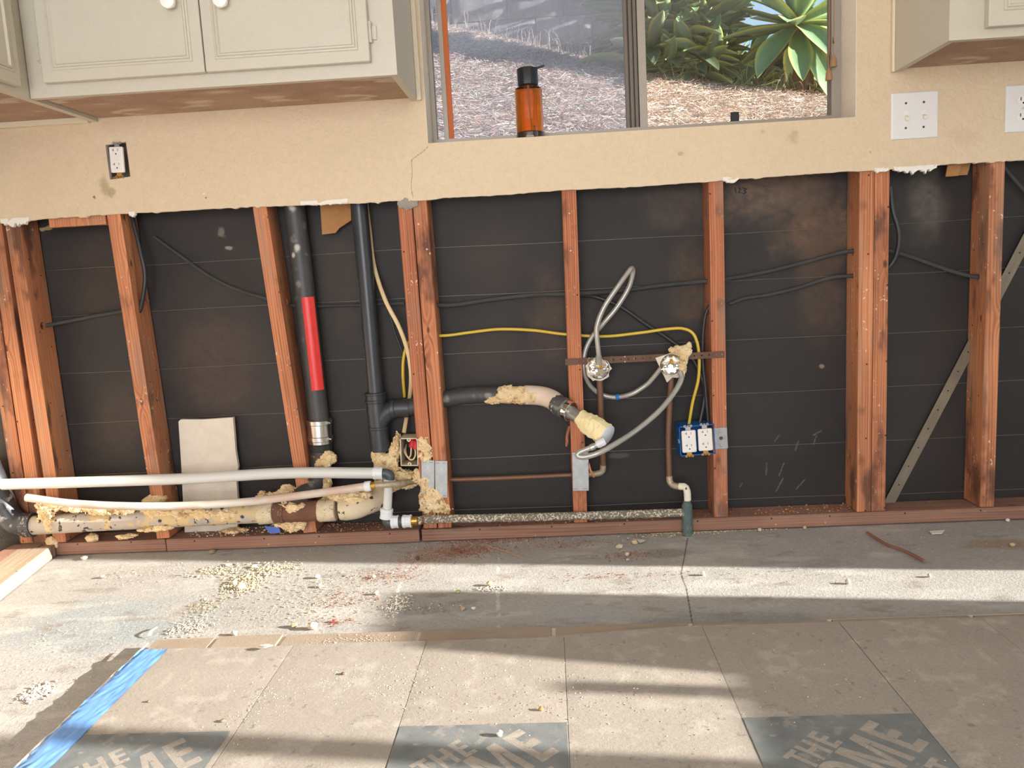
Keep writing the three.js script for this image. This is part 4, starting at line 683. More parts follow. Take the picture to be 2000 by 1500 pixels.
// ---------------------------------------------------------------- scraps in the bays
{
  const o = [[-1.0646, 0.3618], [-1.058, 0.3675], [-0.9926, 0.3645], [-0.9062, 0.3665], [-0.9071, 0.3131], [-0.9086, 0.2683], [-0.9057, 0.2231], [-0.9147, 0.1933], [-0.9163, 0.1175], [-0.9283, 0.0291], [-0.9984, 0.0256], [-1.0835, 0.0135], [-1.0774, 0.1241], [-1.07, 0.2452]];
  const g = slab(o, -0.069, -0.0563); solo('drywall_scrap', 'pale drywall offcut standing between the left studs', 'drywall', g, [M.gypsumPaper, M.gypsum]);
}
solo('plastic_scrap', 'bit of blue plastic under the drain line', 'plastic', rough(slab([[-0.8181, 0.0686], [-0.7763, 0.0669], [-0.7736, 0.0491], [-0.8028, 0.0473]], 0.02, 0.0215), 0.003, 60), M.bluePlastic);
// ---------------------------------------------------------------- cables
const cable = (label, pts, r, mat, flat = 1, o = {}) => solo('electrical_cable', label, 'cable', sweep(pts, r, { m: 10, flat, n: pts.length * 10, ...o }), mat);
cable('black cable curving down beside leaning left stud', [[-1.1295, 0.9556, -0.05], [-1.1194, 0.9131, -0.04], [-1.1054, 0.843, -0.03], [-1.0989, 0.7802, -0.028], [-1.1097, 0.7249, -0.028], [-1.1259, 0.6821, -0.03], [-1.1346, 0.6782, -0.032]], 0.0058, M.cable);
cable('old grey cable sloping across the second bay', [[-1.089, 0.8827, -0.082], [-1.0211, 0.8283, -0.08], [-0.9383, 0.7644, -0.075], [-0.8506, 0.7204, -0.062], [-0.7469, 0.6874, -0.045], [-0.6932, 0.6692, -0.075], [-0.543, 0.6642, -0.08], [-0.3939, 0.6634, -0.05]], 0.0045, M.cableOld, 0.6);
cable('dusty cable in the leftmost bay', [[-1.4056, 0.653, -0.04], [-1.3608, 0.6603, -0.07], [-1.2756, 0.6728, -0.08], [-1.18, 0.6829, -0.07]], 0.0055, M.cableOld, 0.6);
cable('flat dark cable crossing behind the middle stud', [[-0.3377, 0.6578, -0.05], [-0.2699, 0.6506, -0.07], [-0.1566, 0.6599, -0.08], [-0.0427, 0.667, -0.07], [0.055, 0.6654, -0.05], [0.1817, 0.665, -0.075], [0.3215, 0.6744, -0.078], [0.4435, 0.6809, -0.05]], 0.006, M.cableOld, 0.55);
cable('second dark cable dropping toward right water stop', [[0.0846, 0.6591, -0.068], [0.1256, 0.6538, -0.08], [0.1945, 0.6237, -0.078], [0.2628, 0.5724, -0.078], [0.3312, 0.5225, -0.076], [0.3859, 0.4719, -0.06], [0.4147, 0.3876, -0.045], [0.396, 0.2888, -0.03]], 0.0055, M.cable);
cable('upper grey cable entering the right double stud', [[0.4476, 0.6807, -0.05], [0.4929, 0.6835, -0.07], [0.5989, 0.6972, -0.082], [0.7047, 0.7189, -0.07], [0.7789, 0.7363, -0.05], [0.8252, 0.7404, -0.045]], 0.0055, M.cableOld, 0.55);
cable('lower grey cable entering the right double stud', [[0.4939, 0.6136, -0.086], [0.5366, 0.6269, -0.084], [0.5988, 0.6334, -0.084], [0.6802, 0.6487, -0.08], [0.7539, 0.6713, -0.055], [0.8255, 0.6744, -0.045]], 0.005, M.cableOld, 0.55);
cable('black cable looping right of the double stud', [[0.9012, 0.8992, -0.03], [0.905, 0.8396, -0.022], [0.9178, 0.7929, -0.02], [0.9216, 0.7598, -0.022], [0.9167, 0.7205, -0.028], [0.9036, 0.6946, -0.034], [0.8955, 0.6896, -0.04]], 0.0062, M.cable);
cable('grey cable running into the rightmost stud', [[0.9057, 0.7362, -0.05], [0.9634, 0.7185, -0.06], [1.0507, 0.6828, -0.06], [1.1128, 0.6593, -0.05], [1.1527, 0.6532, -0.045]], 0.0055, M.cableOld, 0.6);
cable('grey cable arching out at the right edge', [[1.1946, 0.9404, -0.05], [1.2161, 0.9087, -0.045], [1.2455, 0.8714, -0.04], [1.2966, 0.8055, -0.035]], 0.006, M.cableOld);
cable('black cable beside stud above the blue box', [[0.4357, 0.6244, -0.03], [0.4163, 0.5846, -0.025], [0.4085, 0.488, -0.03], [0.4147, 0.3899, -0.03], [0.4209, 0.2877, -0.03]], 0.005, M.cable);
cable('cream cable bowing past the double stud', [[-0.486, 0.9562, -0.082], [-0.4812, 0.8661, -0.08], [-0.4738, 0.768, -0.07], [-0.4438, 0.6764, -0.035], [-0.4073, 0.5988, -0.02], [-0.3878, 0.5282, -0.016], [-0.385, 0.4572, -0.02], [-0.4076, 0.3774, -0.078], [-0.4174, 0.3064, -0.03]], 0.0058, M.cableWhite, 0.6);
cable('thin black cable hanging by the cream cable', [[-0.4401, 0.64, -0.06], [-0.4239, 0.5683, -0.06], [-0.3934, 0.4816, -0.055]], 0.003, M.cable);
cable('short yellow cable drooping beside the black pipe', [[-0.3642, 0.5694, -0.045], [-0.3904, 0.5533, -0.05], [-0.4057, 0.5185, -0.05], [-0.4121, 0.4688, -0.05], [-0.418, 0.3995, -0.08]], 0.0045, M.cableYellow);
cable('yellow cable running through studs to blue box', [[-0.3287, 0.5705, -0.045], [-0.2792, 0.5695, -0.045], [-0.2158, 0.5744, -0.05], [-0.138, 0.5789, -0.05], [-0.047, 0.5717, -0.048], [0.0432, 0.5563, -0.045], [0.1469, 0.5459, -0.04], [0.2428, 0.5517, -0.03], [0.3101, 0.5587, -0.02], [0.357, 0.5581, -0.015], [0.3845, 0.5392, -0.012], [0.3953, 0.4907, -0.01], [0.3928, 0.4214, -0.012], [0.3774, 0.3583, -0.018], [0.3661, 0.2911, -0.025]], 0.0042, M.cableYellow);
// ---------------------------------------------------------------- receptacles
function receptacle(parent, w, h, ears, mat = M.white, t = 0.008) {
  const face = part(parent, 'face', new RoundedBoxGeometry(w, h, t, 2, 0.004), mat);
  for (const s of [-1, 1]) {
    const y = s * h * 0.27;
    part(face, 'slot', box(-0.0105, -0.0052, y + 0.0056, y + 0.0068, t / 2 - 0.001, t / 2 + 0.0003), M.black); part(face, 'slot', box(-0.0066, -0.0054, y + 0.0028, y + 0.0098, t / 2 - 0.001, t / 2 + 0.0003), M.black);
    part(face, 'slot', box(0.0052, 0.0063, y + 0.0035, y + 0.0095, t / 2 - 0.001, t / 2 + 0.0003), M.black);
    part(face, 'ground_hole', new THREE.CylinderGeometry(0.0019, 0.0019, 0.0016, 12).rotateX(Math.PI / 2).translate(0.0002, y - 0.0035, t / 2 - 0.0004), M.black);
  }
  for (const y of [-0.0026, 0.003]) part(face, 'button', new RoundedBoxGeometry(0.011, 0.0042, 0.0014, 1, 0.0006).translate(0, y, t / 2 + 0.0003), M.white);
  for (const s of [-1, 1]) {
    const g = [box(-0.0068, 0.0068, s > 0 ? h / 2 : -h / 2 - 0.008, s > 0 ? h / 2 + 0.008 : -h / 2, -t / 2, -t / 2 + 0.0012)];
    if (ears) for (const q of [-1, 1]) g.push(slab(circle(q * 0.0082, s * (h / 2 + 0.0105), 0.0036, 12), -t / 2, -t / 2 + 0.0012, [circle(q * 0.0082, s * (h / 2 + 0.0105), 0.0015, 8)]));
    g.push(slab(circle(0, s * (h / 2 + 0.0105), 0.0028, 10), -t / 2, -t / 2 + 0.0014, [circle(0, s * (h / 2 + 0.0105), 0.0012, 8)]));
    part(parent, 'mounting_strap', merge(g), s > 0 ? M.steel : M.brass);
  }
}
{
  const T = thing('outlet_box', 'blue plastic two-gang electrical box on a stud', 'electrical box'); T.position.set(...[0.3833, 0.257, 0.006]); T.rotation.z = 0.035;
  const w = 0.094, h = 0.082, z0 = -0.066, t = 0.0022;
  part(T, 'shell', merge([box(-w / 2, -w / 2 + t, -h / 2, h / 2, z0, 0), box(w / 2 - t, w / 2, -h / 2, h / 2, z0, 0), box(-w / 2, w / 2, h / 2 - t, h / 2, z0, 0), box(-w / 2, w / 2, -h / 2, -h / 2 + t, z0, 0), box(-w / 2, w / 2, -h / 2, h / 2, z0, z0 + t)]), M.blueBox);
  part(T, 'side_emblem', new THREE.CylinderGeometry(0.012, 0.012, 0.0008, 24).scale(1, 1, 0.55).rotateZ(Math.PI / 2).rotateX(Math.PI / 2).translate(-w / 2 - 0.0003, -0.002, -0.016), M.plateWhite, 'grey oval emblem');
  const pl = part(T, 'mounting_flange', box(w / 2 - 0.001, w / 2 + 0.0345, -0.03, 0.029, -0.0052, -0.0036, 0.0007), M.galv, 'galvanized mounting flange');
  for (const y of [0.019, -0.02]) part(pl, 'screw', turned([[0, 0], [0.0036, 0], [0.003, 0.0016], [0, 0.002]], [w / 2 + 0.017, y, -0.0036], [w / 2 + 0.017, y, 1], 14), M.steel);
  part(pl, 'wood_screw', turned([[0, 0], [0.005, 0], [0.0048, 0.0008], [0.002, 0.001], [0, 0.0004]], [w / 2 + 0.017, 0, -0.0036], [w / 2 + 0.017, 0, 1], 16), M.darkScrew);
}
for (const [i, u] of [[0, 1345.5], [1, 1377.5]]) {
  const T = thing('receptacle', ['left white outlet in the blue box', 'right white outlet in the blue box'][i], 'outlet', 'white outlets in the blue box'); T.position.set(...(i ? [0.4033, 0.2595, 0.013] : [0.3596, 0.2564, 0.013])); T.rotation.z = 0.035;
  receptacle(T, 0.0385, 0.061, true);
}
{
  const T = thing('recessed_outlet', 'white outlet without cover plate in the tan wall', 'outlet'); T.position.set(...[-1.1151, 1.0797, 0.0185]); T.rotation.z = -0.03;
  const D = new THREE.Group(); receptacle(T, 0.037, 0.0665, true, M.white, 0.01);
  part(T, 'metal_box', merge([box(-0.026, -0.0245, -0.045, 0.045, -0.064, -0.011), box(0.0245, 0.026, -0.045, 0.045, -0.064, -0.011), box(-0.026, 0.026, 0.0435, 0.045, -0.064, -0.011), box(-0.026, 0.026, -0.045, -0.0435, -0.064, -0.011), box(-0.026, 0.026, -0.045, 0.045, -0.066, -0.064)]), M.metalBox, 'dull metal box');
}
{
  const T = thing('switch_plate', 'white two-gang toggle switch plate on tan wall', 'switch'); T.position.set(...[0.9401, 1.0687, 0.0127]); T.rotation.z = 0.004;
  const g = new THREE.ExtrudeGeometry(new THREE.Shape(rectPath(-0.0545, 0.0545, -0.0535, 0.0535).map(([x, y]) => new THREE.Vector2(x, y))), { depth: 0.002, bevelEnabled: true, bevelSize: 0.0035, bevelThickness: 0.0032, bevelSegments: 3 });
  part(T, 'cover', g, M.plateWhite);
  for (const s of [-1, 1]) {
    part(T, 'toggle', merge([box(s * 0.022 - 0.005, s * 0.022 + 0.005, -0.0115, 0.0115, 0.004, 0.0056), new RoundedBoxGeometry(0.0072, 0.009, 0.016, 1, 0.0015).rotateX(s < 0 ? 0.5 : 0.35).translate(s * 0.022, -0.006, 0.011)]), M.ivory, 'ivory toggle');
    for (const q of [-1, 1]) part(T, 'screw', new THREE.CylinderGeometry(0.0027, 0.0029, 0.0012, 14).rotateX(Math.PI / 2).translate(s * 0.022, q * 0.0302, 0.0055), M.darkScrew);
  }
}
{
  const T = thing('outlet_plate', 'white outlet cover plate at the right picture edge', 'outlet'); T.position.set(...[1.2045, 1.0694, 0.0127]);
  const g = new THREE.ExtrudeGeometry(new THREE.Shape(rectPath(-0.0385, 0.0385, -0.0535, 0.0535).map(([x, y]) => new THREE.Vector2(x, y))), { depth: 0.002, bevelEnabled: true, bevelSize: 0.0035, bevelThickness: 0.0032, bevelSegments: 3 });
  part(T, 'cover', g, M.plateWhite);
  for (const s of [-1, 1]) {
    const f = part(T, 'socket_face', new THREE.CylinderGeometry(0.0165, 0.0165, 0.003, 28).rotateX(Math.PI / 2).scale(1, 0.82, 1).translate(0, s * 0.0195, 0.0052), M.white);
    for (const q of [-1, 1]) part(f, 'slot', box(q * 0.0064 - 0.0011, q * 0.0064 + 0.0011, s * 0.0195 - 0.001, s * 0.0195 + 0.0075, 0.0062, 0.0071), M.black);
    part(f, 'ground_hole', new THREE.CylinderGeometry(0.0024, 0.0024, 0.001, 12).rotateX(Math.PI / 2).translate(0, s * 0.0195 - 0.0068, 0.0067), M.black);
  }
  part(T, 'screw', new THREE.CylinderGeometry(0.0027, 0.0029, 0.0012, 14).rotateX(Math.PI / 2).translate(0, 0, 0.0055), M.steel);
}
{
  const T = thing('switch_box', 'open box of red wire nuts set in foam', 'electrical box'); T.position.set(...[-0.4007, 0.2581, 0.004]); T.rotation.z = -0.04;
  const w = 0.049, h = 0.078, z0 = -0.06, t = 0.0025;
  part(T, 'rim', merge([box(-w / 2, -w / 2 + t, -h / 2, h / 2, z0, 0), box(w / 2 - t, w / 2, -h / 2, h / 2, z0, 0), box(-w / 2, w / 2, h / 2 - t, h / 2, z0, 0), box(-w / 2, w / 2, -h / 2, -h / 2 + t, z0, 0)]), M.boxRim);
  part(T, 'back', box(-w / 2, w / 2, -h / 2, h / 2, z0, z0 + 0.002), M.boxDark);
  for (const s of [-1, 1]) part(T, 'screw_tab', slab(circle(0, s * (h / 2 - 0.005), 0.0055, 16), -0.004, -0.001, [circle(0, s * (h / 2 - 0.005), 0.002, 8)]), M.boxRim);
  part(T, 'wire_nut', turned([[0, 0], [0.006, 0], [0.0076, 0.005], [0.0066, 0.021], [0.004, 0.0255], [0, 0.026]], [0.0165, 0.006, -0.006], [0.013, 0.05, -0.02], 12), M.redNut); part(T, 'wire_nut', turned([[0, 0], [0.006, 0], [0.0074, 0.005], [0.0064, 0.02], [0.004, 0.0245], [0, 0.025]], [0.0035, 0.01, -0.012], [0.012, 0.05, -0.02], 12), M.redNut);
  part(T, 'wire', sweep([[0.0155, 0.007, -0.008], [0.0165, -0.008, -0.004], [0.011, -0.02, -0.002], [0.001, -0.021, -0.003], [-0.009, -0.01, -0.006], [-0.017, 0, -0.02], [-0.018, 0.004, -0.05]], 0.0022, { n: 60, m: 8 }), M.cableWhite); part(T, 'wire', sweep([[0.004, 0.01, -0.013], [0.002, -0.012, -0.01], [-0.006, -0.017, -0.01], [-0.013, -0.002, -0.02], [-0.016, 0.01, -0.05]], 0.0022, { n: 60, m: 8 }), M.cableWhite);
}
// ---------------------------------------------------------------- wall cabinets
// a door seen from the front: slab with a raised mitred moulding round a flat panel; x0..x1, y0..y1, back face at z
function door(parent, x0, x1, y0, y1, z, knob, inset = 0.024) {
  const t = 0.018, D = part(parent, 'door', new RoundedBoxGeometry(x1 - x0, y1 - y0, t, 2, 0.003).translate((x0 + x1) / 2, (y0 + y1) / 2, z + t / 2), M.cab);
  triUV(D.geometry);
  const prof = [[0, 0], [0.002, 0.003], [0.005, 0.0036], [0.0065, 0.002], [0.008, 0.0042], [0.011, 0.0045], [0.0135, 0.0015], [0.0145, 0]], pos = [], idx = [];
  const ringPts = (d, h) => [[x0 + inset + d, y0 + inset + d], [x1 - inset - d, y0 + inset + d], [x1 - inset - d, y1 - inset - d], [x0 + inset + d, y1 - inset - d]].map(([x, y]) => [x, y, z + t + h - 0.0002]);
  for (let i = 0; i < prof.length - 1; i++) for (let c = 0; c < 4; c++) { const a = ringPts(...prof[i]), b = ringPts(...prof[i + 1]), o = pos.length / 3; pos.push(...a[c], ...a[(c + 1) % 4], ...b[(c + 1) % 4], ...b[c]); idx.push(o, o + 1, o + 2, o, o + 2, o + 3); }
  const g = new THREE.BufferGeometry(); g.setAttribute('position', new THREE.Float32BufferAttribute(pos, 3)); g.setIndex(idx); g.computeVertexNormals(); triUV(g);
  part(D, 'moulding', g, M.cab);
  if (knob) part(D, 'knob', turned([[0, 0], [0.009, 0], [0.0065, 0.006], [0.0075, 0.011], [0.0135, 0.015], [0.0165, 0.02], [0.0155, 0.0255], [0.009, 0.029], [0, 0.0295]], [knob[0], knob[1], z + t], [knob[0], knob[1], z + 1], 28), M.knob, 'white round knob');
  return D;
}
function hinge(parent, x, y, z, side) {
  part(parent, 'hinge', merge([new RoundedBoxGeometry(0.012, 0.03, 0.004, 1, 0.001).translate(x + side * 0.008, y, z + 0.002), new THREE.CylinderGeometry(0.0045, 0.0045, 0.012, 12).translate(x, y + 0.016, z + 0.008), new THREE.CylinderGeometry(0.0045, 0.0045, 0.012, 12).translate(x, y - 0.016, z + 0.008), new RoundedBoxGeometry(0.007, 0.03, 0.008, 1, 0.001).translate(x, y, z + 0.007)].map((g) => triUV(g.index ? g.toNonIndexed() : g))), M.cab, 'painted-over hinge');
}
const CB = 1.181, CT = 2.0, CF = 0.30;
{
  const T = thing('wall_cabinet', 'off-white two-door wall cabinet left of the window', 'cabinet');
  const x0 = -1.154, x1 = -0.312;
  part(T, 'carcass', merge([box(x1 - 0.016, x1, CB, CT, 0.0135, CF - 0.018), box(x0, x1 - 0.016, CT - 0.016, CT, 0.0135, CF - 0.018)]), M.cab);
  part(T, 'bottom_panel', box(x0 + 0.002, x1 - 0.016, CB + 0.008, CB + 0.02, 0.0135, CF - 0.018), M.particle, 'bare brown underside');
  const dx0 = -1.1112, dm = -0.7377, dx1 = -0.367;
  part(T, 'face_frame', merge([box(x0, x1, CB, CB + 0.044, CF - 0.018, CF), box(x1 - 0.07, x1, CB + 0.044, CT, CF - 0.018, CF), box(x0, dx0 + 0.01, CB + 0.044, CT, CF - 0.018, CF), box(dm - 0.02, dm + 0.02, CB + 0.044, CT, CF - 0.018, CF)]), M.cab);
  const yb = CB + 0.028;
  door(T, dx0, dm - 0.001, yb, CT - 0.03, CF, [-0.797, 1.357]); door(T, dm + 0.001, dx1, yb, CT - 0.03, CF, [-0.681, 1.3514]);
  hinge(T, dx1 + 0.002, 1.2721, CF, 1); hinge(T, dx0 - 0.002, 1.2758, CF, -1);
  part(T, 'scribe_strip', box(x1, x1 + 0.012, CB - 0.001, CT, 0.0132, 0.03, 0.002), M.cabEdge);
}
{
  const T = thing('wall_cabinet', 'off-white corner cabinet hung on the left wall', 'cabinet');
  const xf = -1.156; // its face looks along +x
  part(T, 'carcass', merge([box(xf - 0.018, xf, CB - 0.001, CB + 0.03, 0.0135, 1.6), box(XL + 0.001, xf - 0.018, CT - 0.016, CT, 0.0135, 1.6), box(xf - 0.018, xf, CB + 0.03, CT, 0.0135, 0.345), box(xf - 0.018, xf, CB + 0.03, CT, 1.1, 1.6)]), M.cab);
  part(T, 'bottom_panel', box(XL + 0.001, xf - 0.018, CB + 0.01, CB + 0.022, 0.0135, 1.6), M.particle, 'bare reddish underside');
  part(T, 'wall_cleat', box(XL + 0.002, xf - 0.02, CB - 0.004, CB + 0.01, 0.0135, 0.03, 0.001), M.cabEdge);
  const H = new THREE.Group(); // door modelled facing +z, then turned to face +x
  H.name = 'door_leaf'; T.add(H); H.rotation.y = Math.PI / 2; H.position.set(xf, 0, 0);
  door(H, -1.05, -0.352, CB + 0.014, CT - 0.03, 0.0, null);
  H.updateMatrix(); for (const d of [...H.children]) { T.add(d); d.applyMatrix4(H.matrix); } T.remove(H);
  hinge(T, xf + 0.004, 1.2767, 0.345, -1);
}
{
  const T = thing('wall_cabinet', 'off-white wall cabinet right of the window', 'cabinet');
  const x0 = 0.8873, x1 = 1.9, yb = 1.176;
  part(T, 'carcass', merge([box(x0, x0 + 0.016, yb, CT, 0.0135, CF - 0.018), box(x0 + 0.016, x1, CT - 0.016, CT, 0.0135, CF - 0.018)]), M.cab);
  part(T, 'bottom_panel', box(x0 + 0.016, x1, yb + 0.008, yb + 0.02, 0.0135, CF - 0.018), M.particle, 'bare brown underside');
  const dx = 0.9605, dy = 1.1947;
  part(T, 'face_frame', merge([box(x0, x1, yb, yb + 0.045, CF - 0.018, CF), box(x0, dx + 0.012, yb + 0.045, CT, CF - 0.018, CF)]), M.cab);
  door(T, dx, dx + 0.42, dy, CT - 0.03, CF, null, 0.03); door(T, dx + 0.423, x1 - 0.02, dy, CT - 0.03, CF, null, 0.03);
  part(T, 'scribe_strip', box(x0 - 0.007, x0, yb - 0.001, CT, 0.0132, 0.026, 0.002), M.cabEdge);
}
// ---------------------------------------------------------------- window
{
  const R = structGroup('trim_1', 'plastered reveal round the kitchen window', 'window reveal');
  const { x0, x1, y0, y1 } = WIN;
  part(R, 'sill', box(x0 - 0.012, x1 + 0.012, y0 - 0.012, y0, -0.0955, 0.0124), M.wall);
  part(R, 'jamb', box(x0 - 0.012, x0, y0, y1, -0.0955, 0.0124), M.room); part(R, 'jamb', box(x1, x1 + 0.012, y0, y1, -0.0955, 0.0124), M.room);
  part(R, 'head', box(x0 - 0.012, x1 + 0.012, y1, y1 + 0.012, -0.0955, 0.0124), M.room);
  const W = structGroup('window_1', 'aluminium sliding window over the stripped wall', 'window');
  const fx0 = -0.2802, sx0 = -0.2609, sx1 = -0.2484, ox1 = -0.236, my0 = 0.2324, my1 = 0.2676, my2 = 0.2886, rx0 = 0.7715, yb = 1.0938 + 0.004;
  part(W, 'frame', merge([box(x0 + 0.0005, fx0, y0 + 0.001, y1, -0.122, -0.092), box(rx0, x1 - 0.0005, y0 + 0.001, y1, -0.122, -0.092), box(fx0, rx0, y0 + 0.001, yb, -0.122, -0.088), box(fx0, rx0, y1 - 0.03, y1, -0.122, -0.092)]), M.alum);
  part(W, 'sash_stile', box(sx0, sx1, yb, y1 - 0.03, -0.116, -0.1, 0.001), M.alum, 'grey sash stile'); part(W, 'orange_edge', box(sx1, ox1, yb, y1 - 0.03, -0.115, -0.103), M.orange, 'orange strip beside the sash');
  const st = (my1 - my0) / 5; for (let i = 0; i < 3; i++) part(W, 'meeting_rail', box(my0 + i * st * 1.75, my0 + i * st * 1.75 + st * 1.3, yb, y1 - 0.03, -0.118, -0.101 + 0.002 * (i % 2), 0.001), M.alumDark);
  part(W, 'meeting_stile', box(my0 + 0.002, my1, yb, y1 - 0.03, -0.12, -0.112), M.alumDark); part(W, 'meeting_stile', box(my1, my2, yb, y1 - 0.03, -0.116, -0.094, 0.001), M.alum);
  part(W, 'right_stile', box(rx0 - 0.004, rx0 + 0.012, yb, y1 - 0.03, -0.116, -0.098, 0.001), M.alumDark);
  part(W, 'pane', box(fx0, my0 + 0.004, yb, y1 - 0.03, -0.1115, -0.1095), M.dirtyGlass, 'dusty left pane'); part(W, 'pane', box(my1, rx0, yb, y1 - 0.03, -0.1075, -0.1055), M.glass);
  part(W, 'latch', box(0.5081, 0.5297, yb, 1.1223, -0.099, -0.09, 0.001), M.black, 'black latch');
}
{
  const T = thing('soap_bottle', 'amber pump bottle standing on the window sill', 'bottle'), p = [-0.0271, 1.078, -0.035]; T.position.set(p[0], WIN.y0, -0.035);
  part(T, 'body', turned([[0, 0], [0.034, 0], [0.0362, 0.003], [0.0362, 0.122], [0.0345, 0.129], [0.029, 0.133], [0.018, 0.135], [0.018, 0.138], [0, 0.138]], [0, 0, 0], [0, 1, 0], 48), M.amber);
  part(T, 'base', turned([[0, 0.0005], [0.0335, 0.0005], [0.0352, 0.003], [0.0352, 0.016], [0.03, 0.019], [0, 0.0195]], [0, 0, 0], [0, 1, 0], 40), std({ color: 0x4a2a14, roughness: 0.3 }), 'dark amber base');
  part(T, 'pump_cap', turned([[0, 0], [0.0255, 0], [0.0266, 0.0015], [0.0272, 0.04], [0.026, 0.043], [0.019, 0.0455], [0, 0.046]], [0, 0.1365, 0], [0, 1, 0], 40), M.pump, 'black pump cap');
  part(T, 'nozzle', sweep([[0.012, 0.18, 0], [0.03, 0.181, 0], [0.045, 0.185, 0]], 0.003, { n: 10, m: 10 }), M.pump);
  part(T, 'dip_tube', sweep([[0, 0.134, 0], [0.002, 0.07, 0], [0.008, 0.022, 0]], 0.0025, { n: 10, m: 8 }), M.ivory);
}
for (const [i, [p, top]] of [[[0.7658, 1.2277, -0.06], [0.7579, 1.4165, -0.06]], [[0.7507, 1.1932, -0.05], [0.7519, 1.4136, -0.05]]].entries()) {
  const T = thing('blind_cord', ['upper wooden blind tassel on its cord by window', 'lower wooden blind tassel on its cord by window'][i], 'blind cord', 'blind cords'); T.position.set(...p);
  part(T, 'cord', sweep([[0, 0.014, 0], [-0.004, 0.06, 0.003], [0.001, 0.12, 0], [top[0] - p[0], 0.9, 0]], 0.0011, { n: 40, m: 6 }), M.tassel);
  part(T, 'tassel', turned([[0, 0], [0.0085, 0], [0.009, 0.003], [0.0075, 0.02], [0.004, 0.026], [0.0035, 0.03], [0, 0.031]], [0, -0.014, 0], [0.003, 1, 0], 20), M.tassel, 'turned wooden tassel');
}
// ---------------------------------------------------------------- added glowing panel behind the photographer, fill for the stripped wall
{
  const W = structGroup('window_2', 'added glowing fill panel in frame behind the camera', 'window');
  part(W, 'frame', merge([box(-1.35, 0.65, 0.01, 0.06, ZB + 0.01, ZB + 0.07), box(-1.35, 0.65, 1.81, 1.86, ZB + 0.01, ZB + 0.07), box(-1.35, -1.3, 0.06, 1.81, ZB + 0.01, ZB + 0.07), box(0.6, 0.65, 0.06, 1.81, ZB + 0.01, ZB + 0.07)]), M.alum);
  part(W, 'added_glow_pane', box(-1.3, 0.6, 0.06, 1.81, ZB + 0.03, ZB + 0.05), std({ color: 0xffffff, emissive: 0xeef3ff, emissiveIntensity: 1.5 }));
}
// ---------------------------------------------------------------- hillside outside the window
const groundY = (x, z) => { const d = -z; const b = d < 1 ? 1.06 - (1 - d) * 0.25 : d < 3.05 ? 1.06 + (d - 1) * 0.405 : 1.06 + 2.05 * 0.405 + (d - 3.05) * 0.26; return b - (0.2 + 0.1 * smooth(2.8, 4, d)) * (x - 0.6) * sat(d / 3.6) + 0.03 * (fbm(x * 3 + 7, z * 3, 3) - 0.5); };
{
  const g = new THREE.PlaneGeometry(9, 5.6, 180, 112); g.rotateX(-Math.PI / 2); g.translate(1, 0, -3.05); const p = g.attributes.position, uv = g.attributes.uv;
  for (let i = 0; i < p.count; i++) { const x = p.getX(i), z = p.getZ(i); p.setY(i, groundY(x, z)); uv.setXY(i, x, z); }
  g.computeVertexNormals();
  const soil = std({ map: paint(768, 768, 1.5, 1.5, (x, y) => { let c = mix3([160, 140, 124], [206, 186, 166], fbm(x * 30, y * 30, 5)); c = mix3(c, [226, 206, 182], smooth(0.55, 0.75, fbm(x * 120, y * 60, 4))); return mix3(c, [96, 76, 64], 0.6 * smooth(0.6, 0.75, fbm(x * 90 + 30, y * 110, 4))); }), roughness: 1, bumpMap: grit, bumpScale: 0.006 });
  struct('ground_slope', g, soil, 'dry straw-covered hillside outside the window', 'ground');
  struct('unseen_ground_yard', box(-40, 40, -0.6, -0.14, -30, 40), std({ color: 0xb7ab9a, roughness: 1 }), 'unseen pale ground around the house, bounces daylight', 'ground');  // out of view, pale so that it bounces daylight
  // fallen needles and straw
  const N = 42000, blade = new THREE.BoxGeometry(0.0026, 0.0014, 0.07), im = new THREE.InstancedMesh(blade, std({ color: 0xffffff, roughness: 0.9 }), N), m = new THREE.Matrix4(), q = new THREE.Quaternion(), e = new THREE.Euler(), c = new THREE.Color();
  for (let i = 0; i < N; i++) {
    const z = -0.95 - Math.pow(rnd(), 0.8) * 3.05, x = rr(-1.5, 2.9), s = rr(0.5, 1.5); e.set(rr(-0.6, 0.6), rr(0, 6.28), rr(-0.3, 0.3)); q.setFromEuler(e);
    m.compose(new THREE.Vector3(x, groundY(x, z) + rr(0, 0.02), z), q, new THREE.Vector3(1, 1, s)); im.setMatrixAt(i, m);
    const t = rnd(); t < 0.5 ? c.setRGB(0.66 * rr(0.8, 1.2), 0.54 * rr(0.8, 1.2), 0.42) : t < 0.8 ? c.setRGB(0.5, 0.32, 0.23) : c.setRGB(0.8, 0.74, 0.64); im.setColorAt(i, c);
  }
  im.name = 'straw_litter'; scene.add(lit(im)); tag(im, 'dry straw and needles littering the hillside', 'straw', null, 'stuff');
  const N2 = 420, arc = sweep([[0, 0, 0], [0.01, 0.08, 0], [0.03, 0.13, 0.01], [0.06, 0.14, 0.01]], 0.0016, { n: 8, m: 4 }), im2 = new THREE.InstancedMesh(arc, std({ color: 0xffffff, roughness: 0.9 }), N2);
  for (let i = 0; i < N2; i++) { const x = rr(-1.3, 2.4), z = x < 0.75 ? rr(-3.95, -3.4) : rr(-3.2, -2.8); e.set(rr(-0.3, 0.3), rr(0, 6.28), rr(-0.4, 0.4)); q.setFromEuler(e); m.compose(new THREE.Vector3(x, groundY(x, z), z), q, new THREE.Vector3(1, 1, 1).multiplyScalar(rr(0.4, 1.1))); im2.setMatrixAt(i, m); c.setRGB(0.62 * rr(0.8, 1.1), 0.48, 0.33); im2.setColorAt(i, c); }
  im2.name = 'dry_grass'; scene.add(lit(im2)); tag(im2, 'wispy dry grass along the top of the slope', 'grass', null, 'stuff');
}
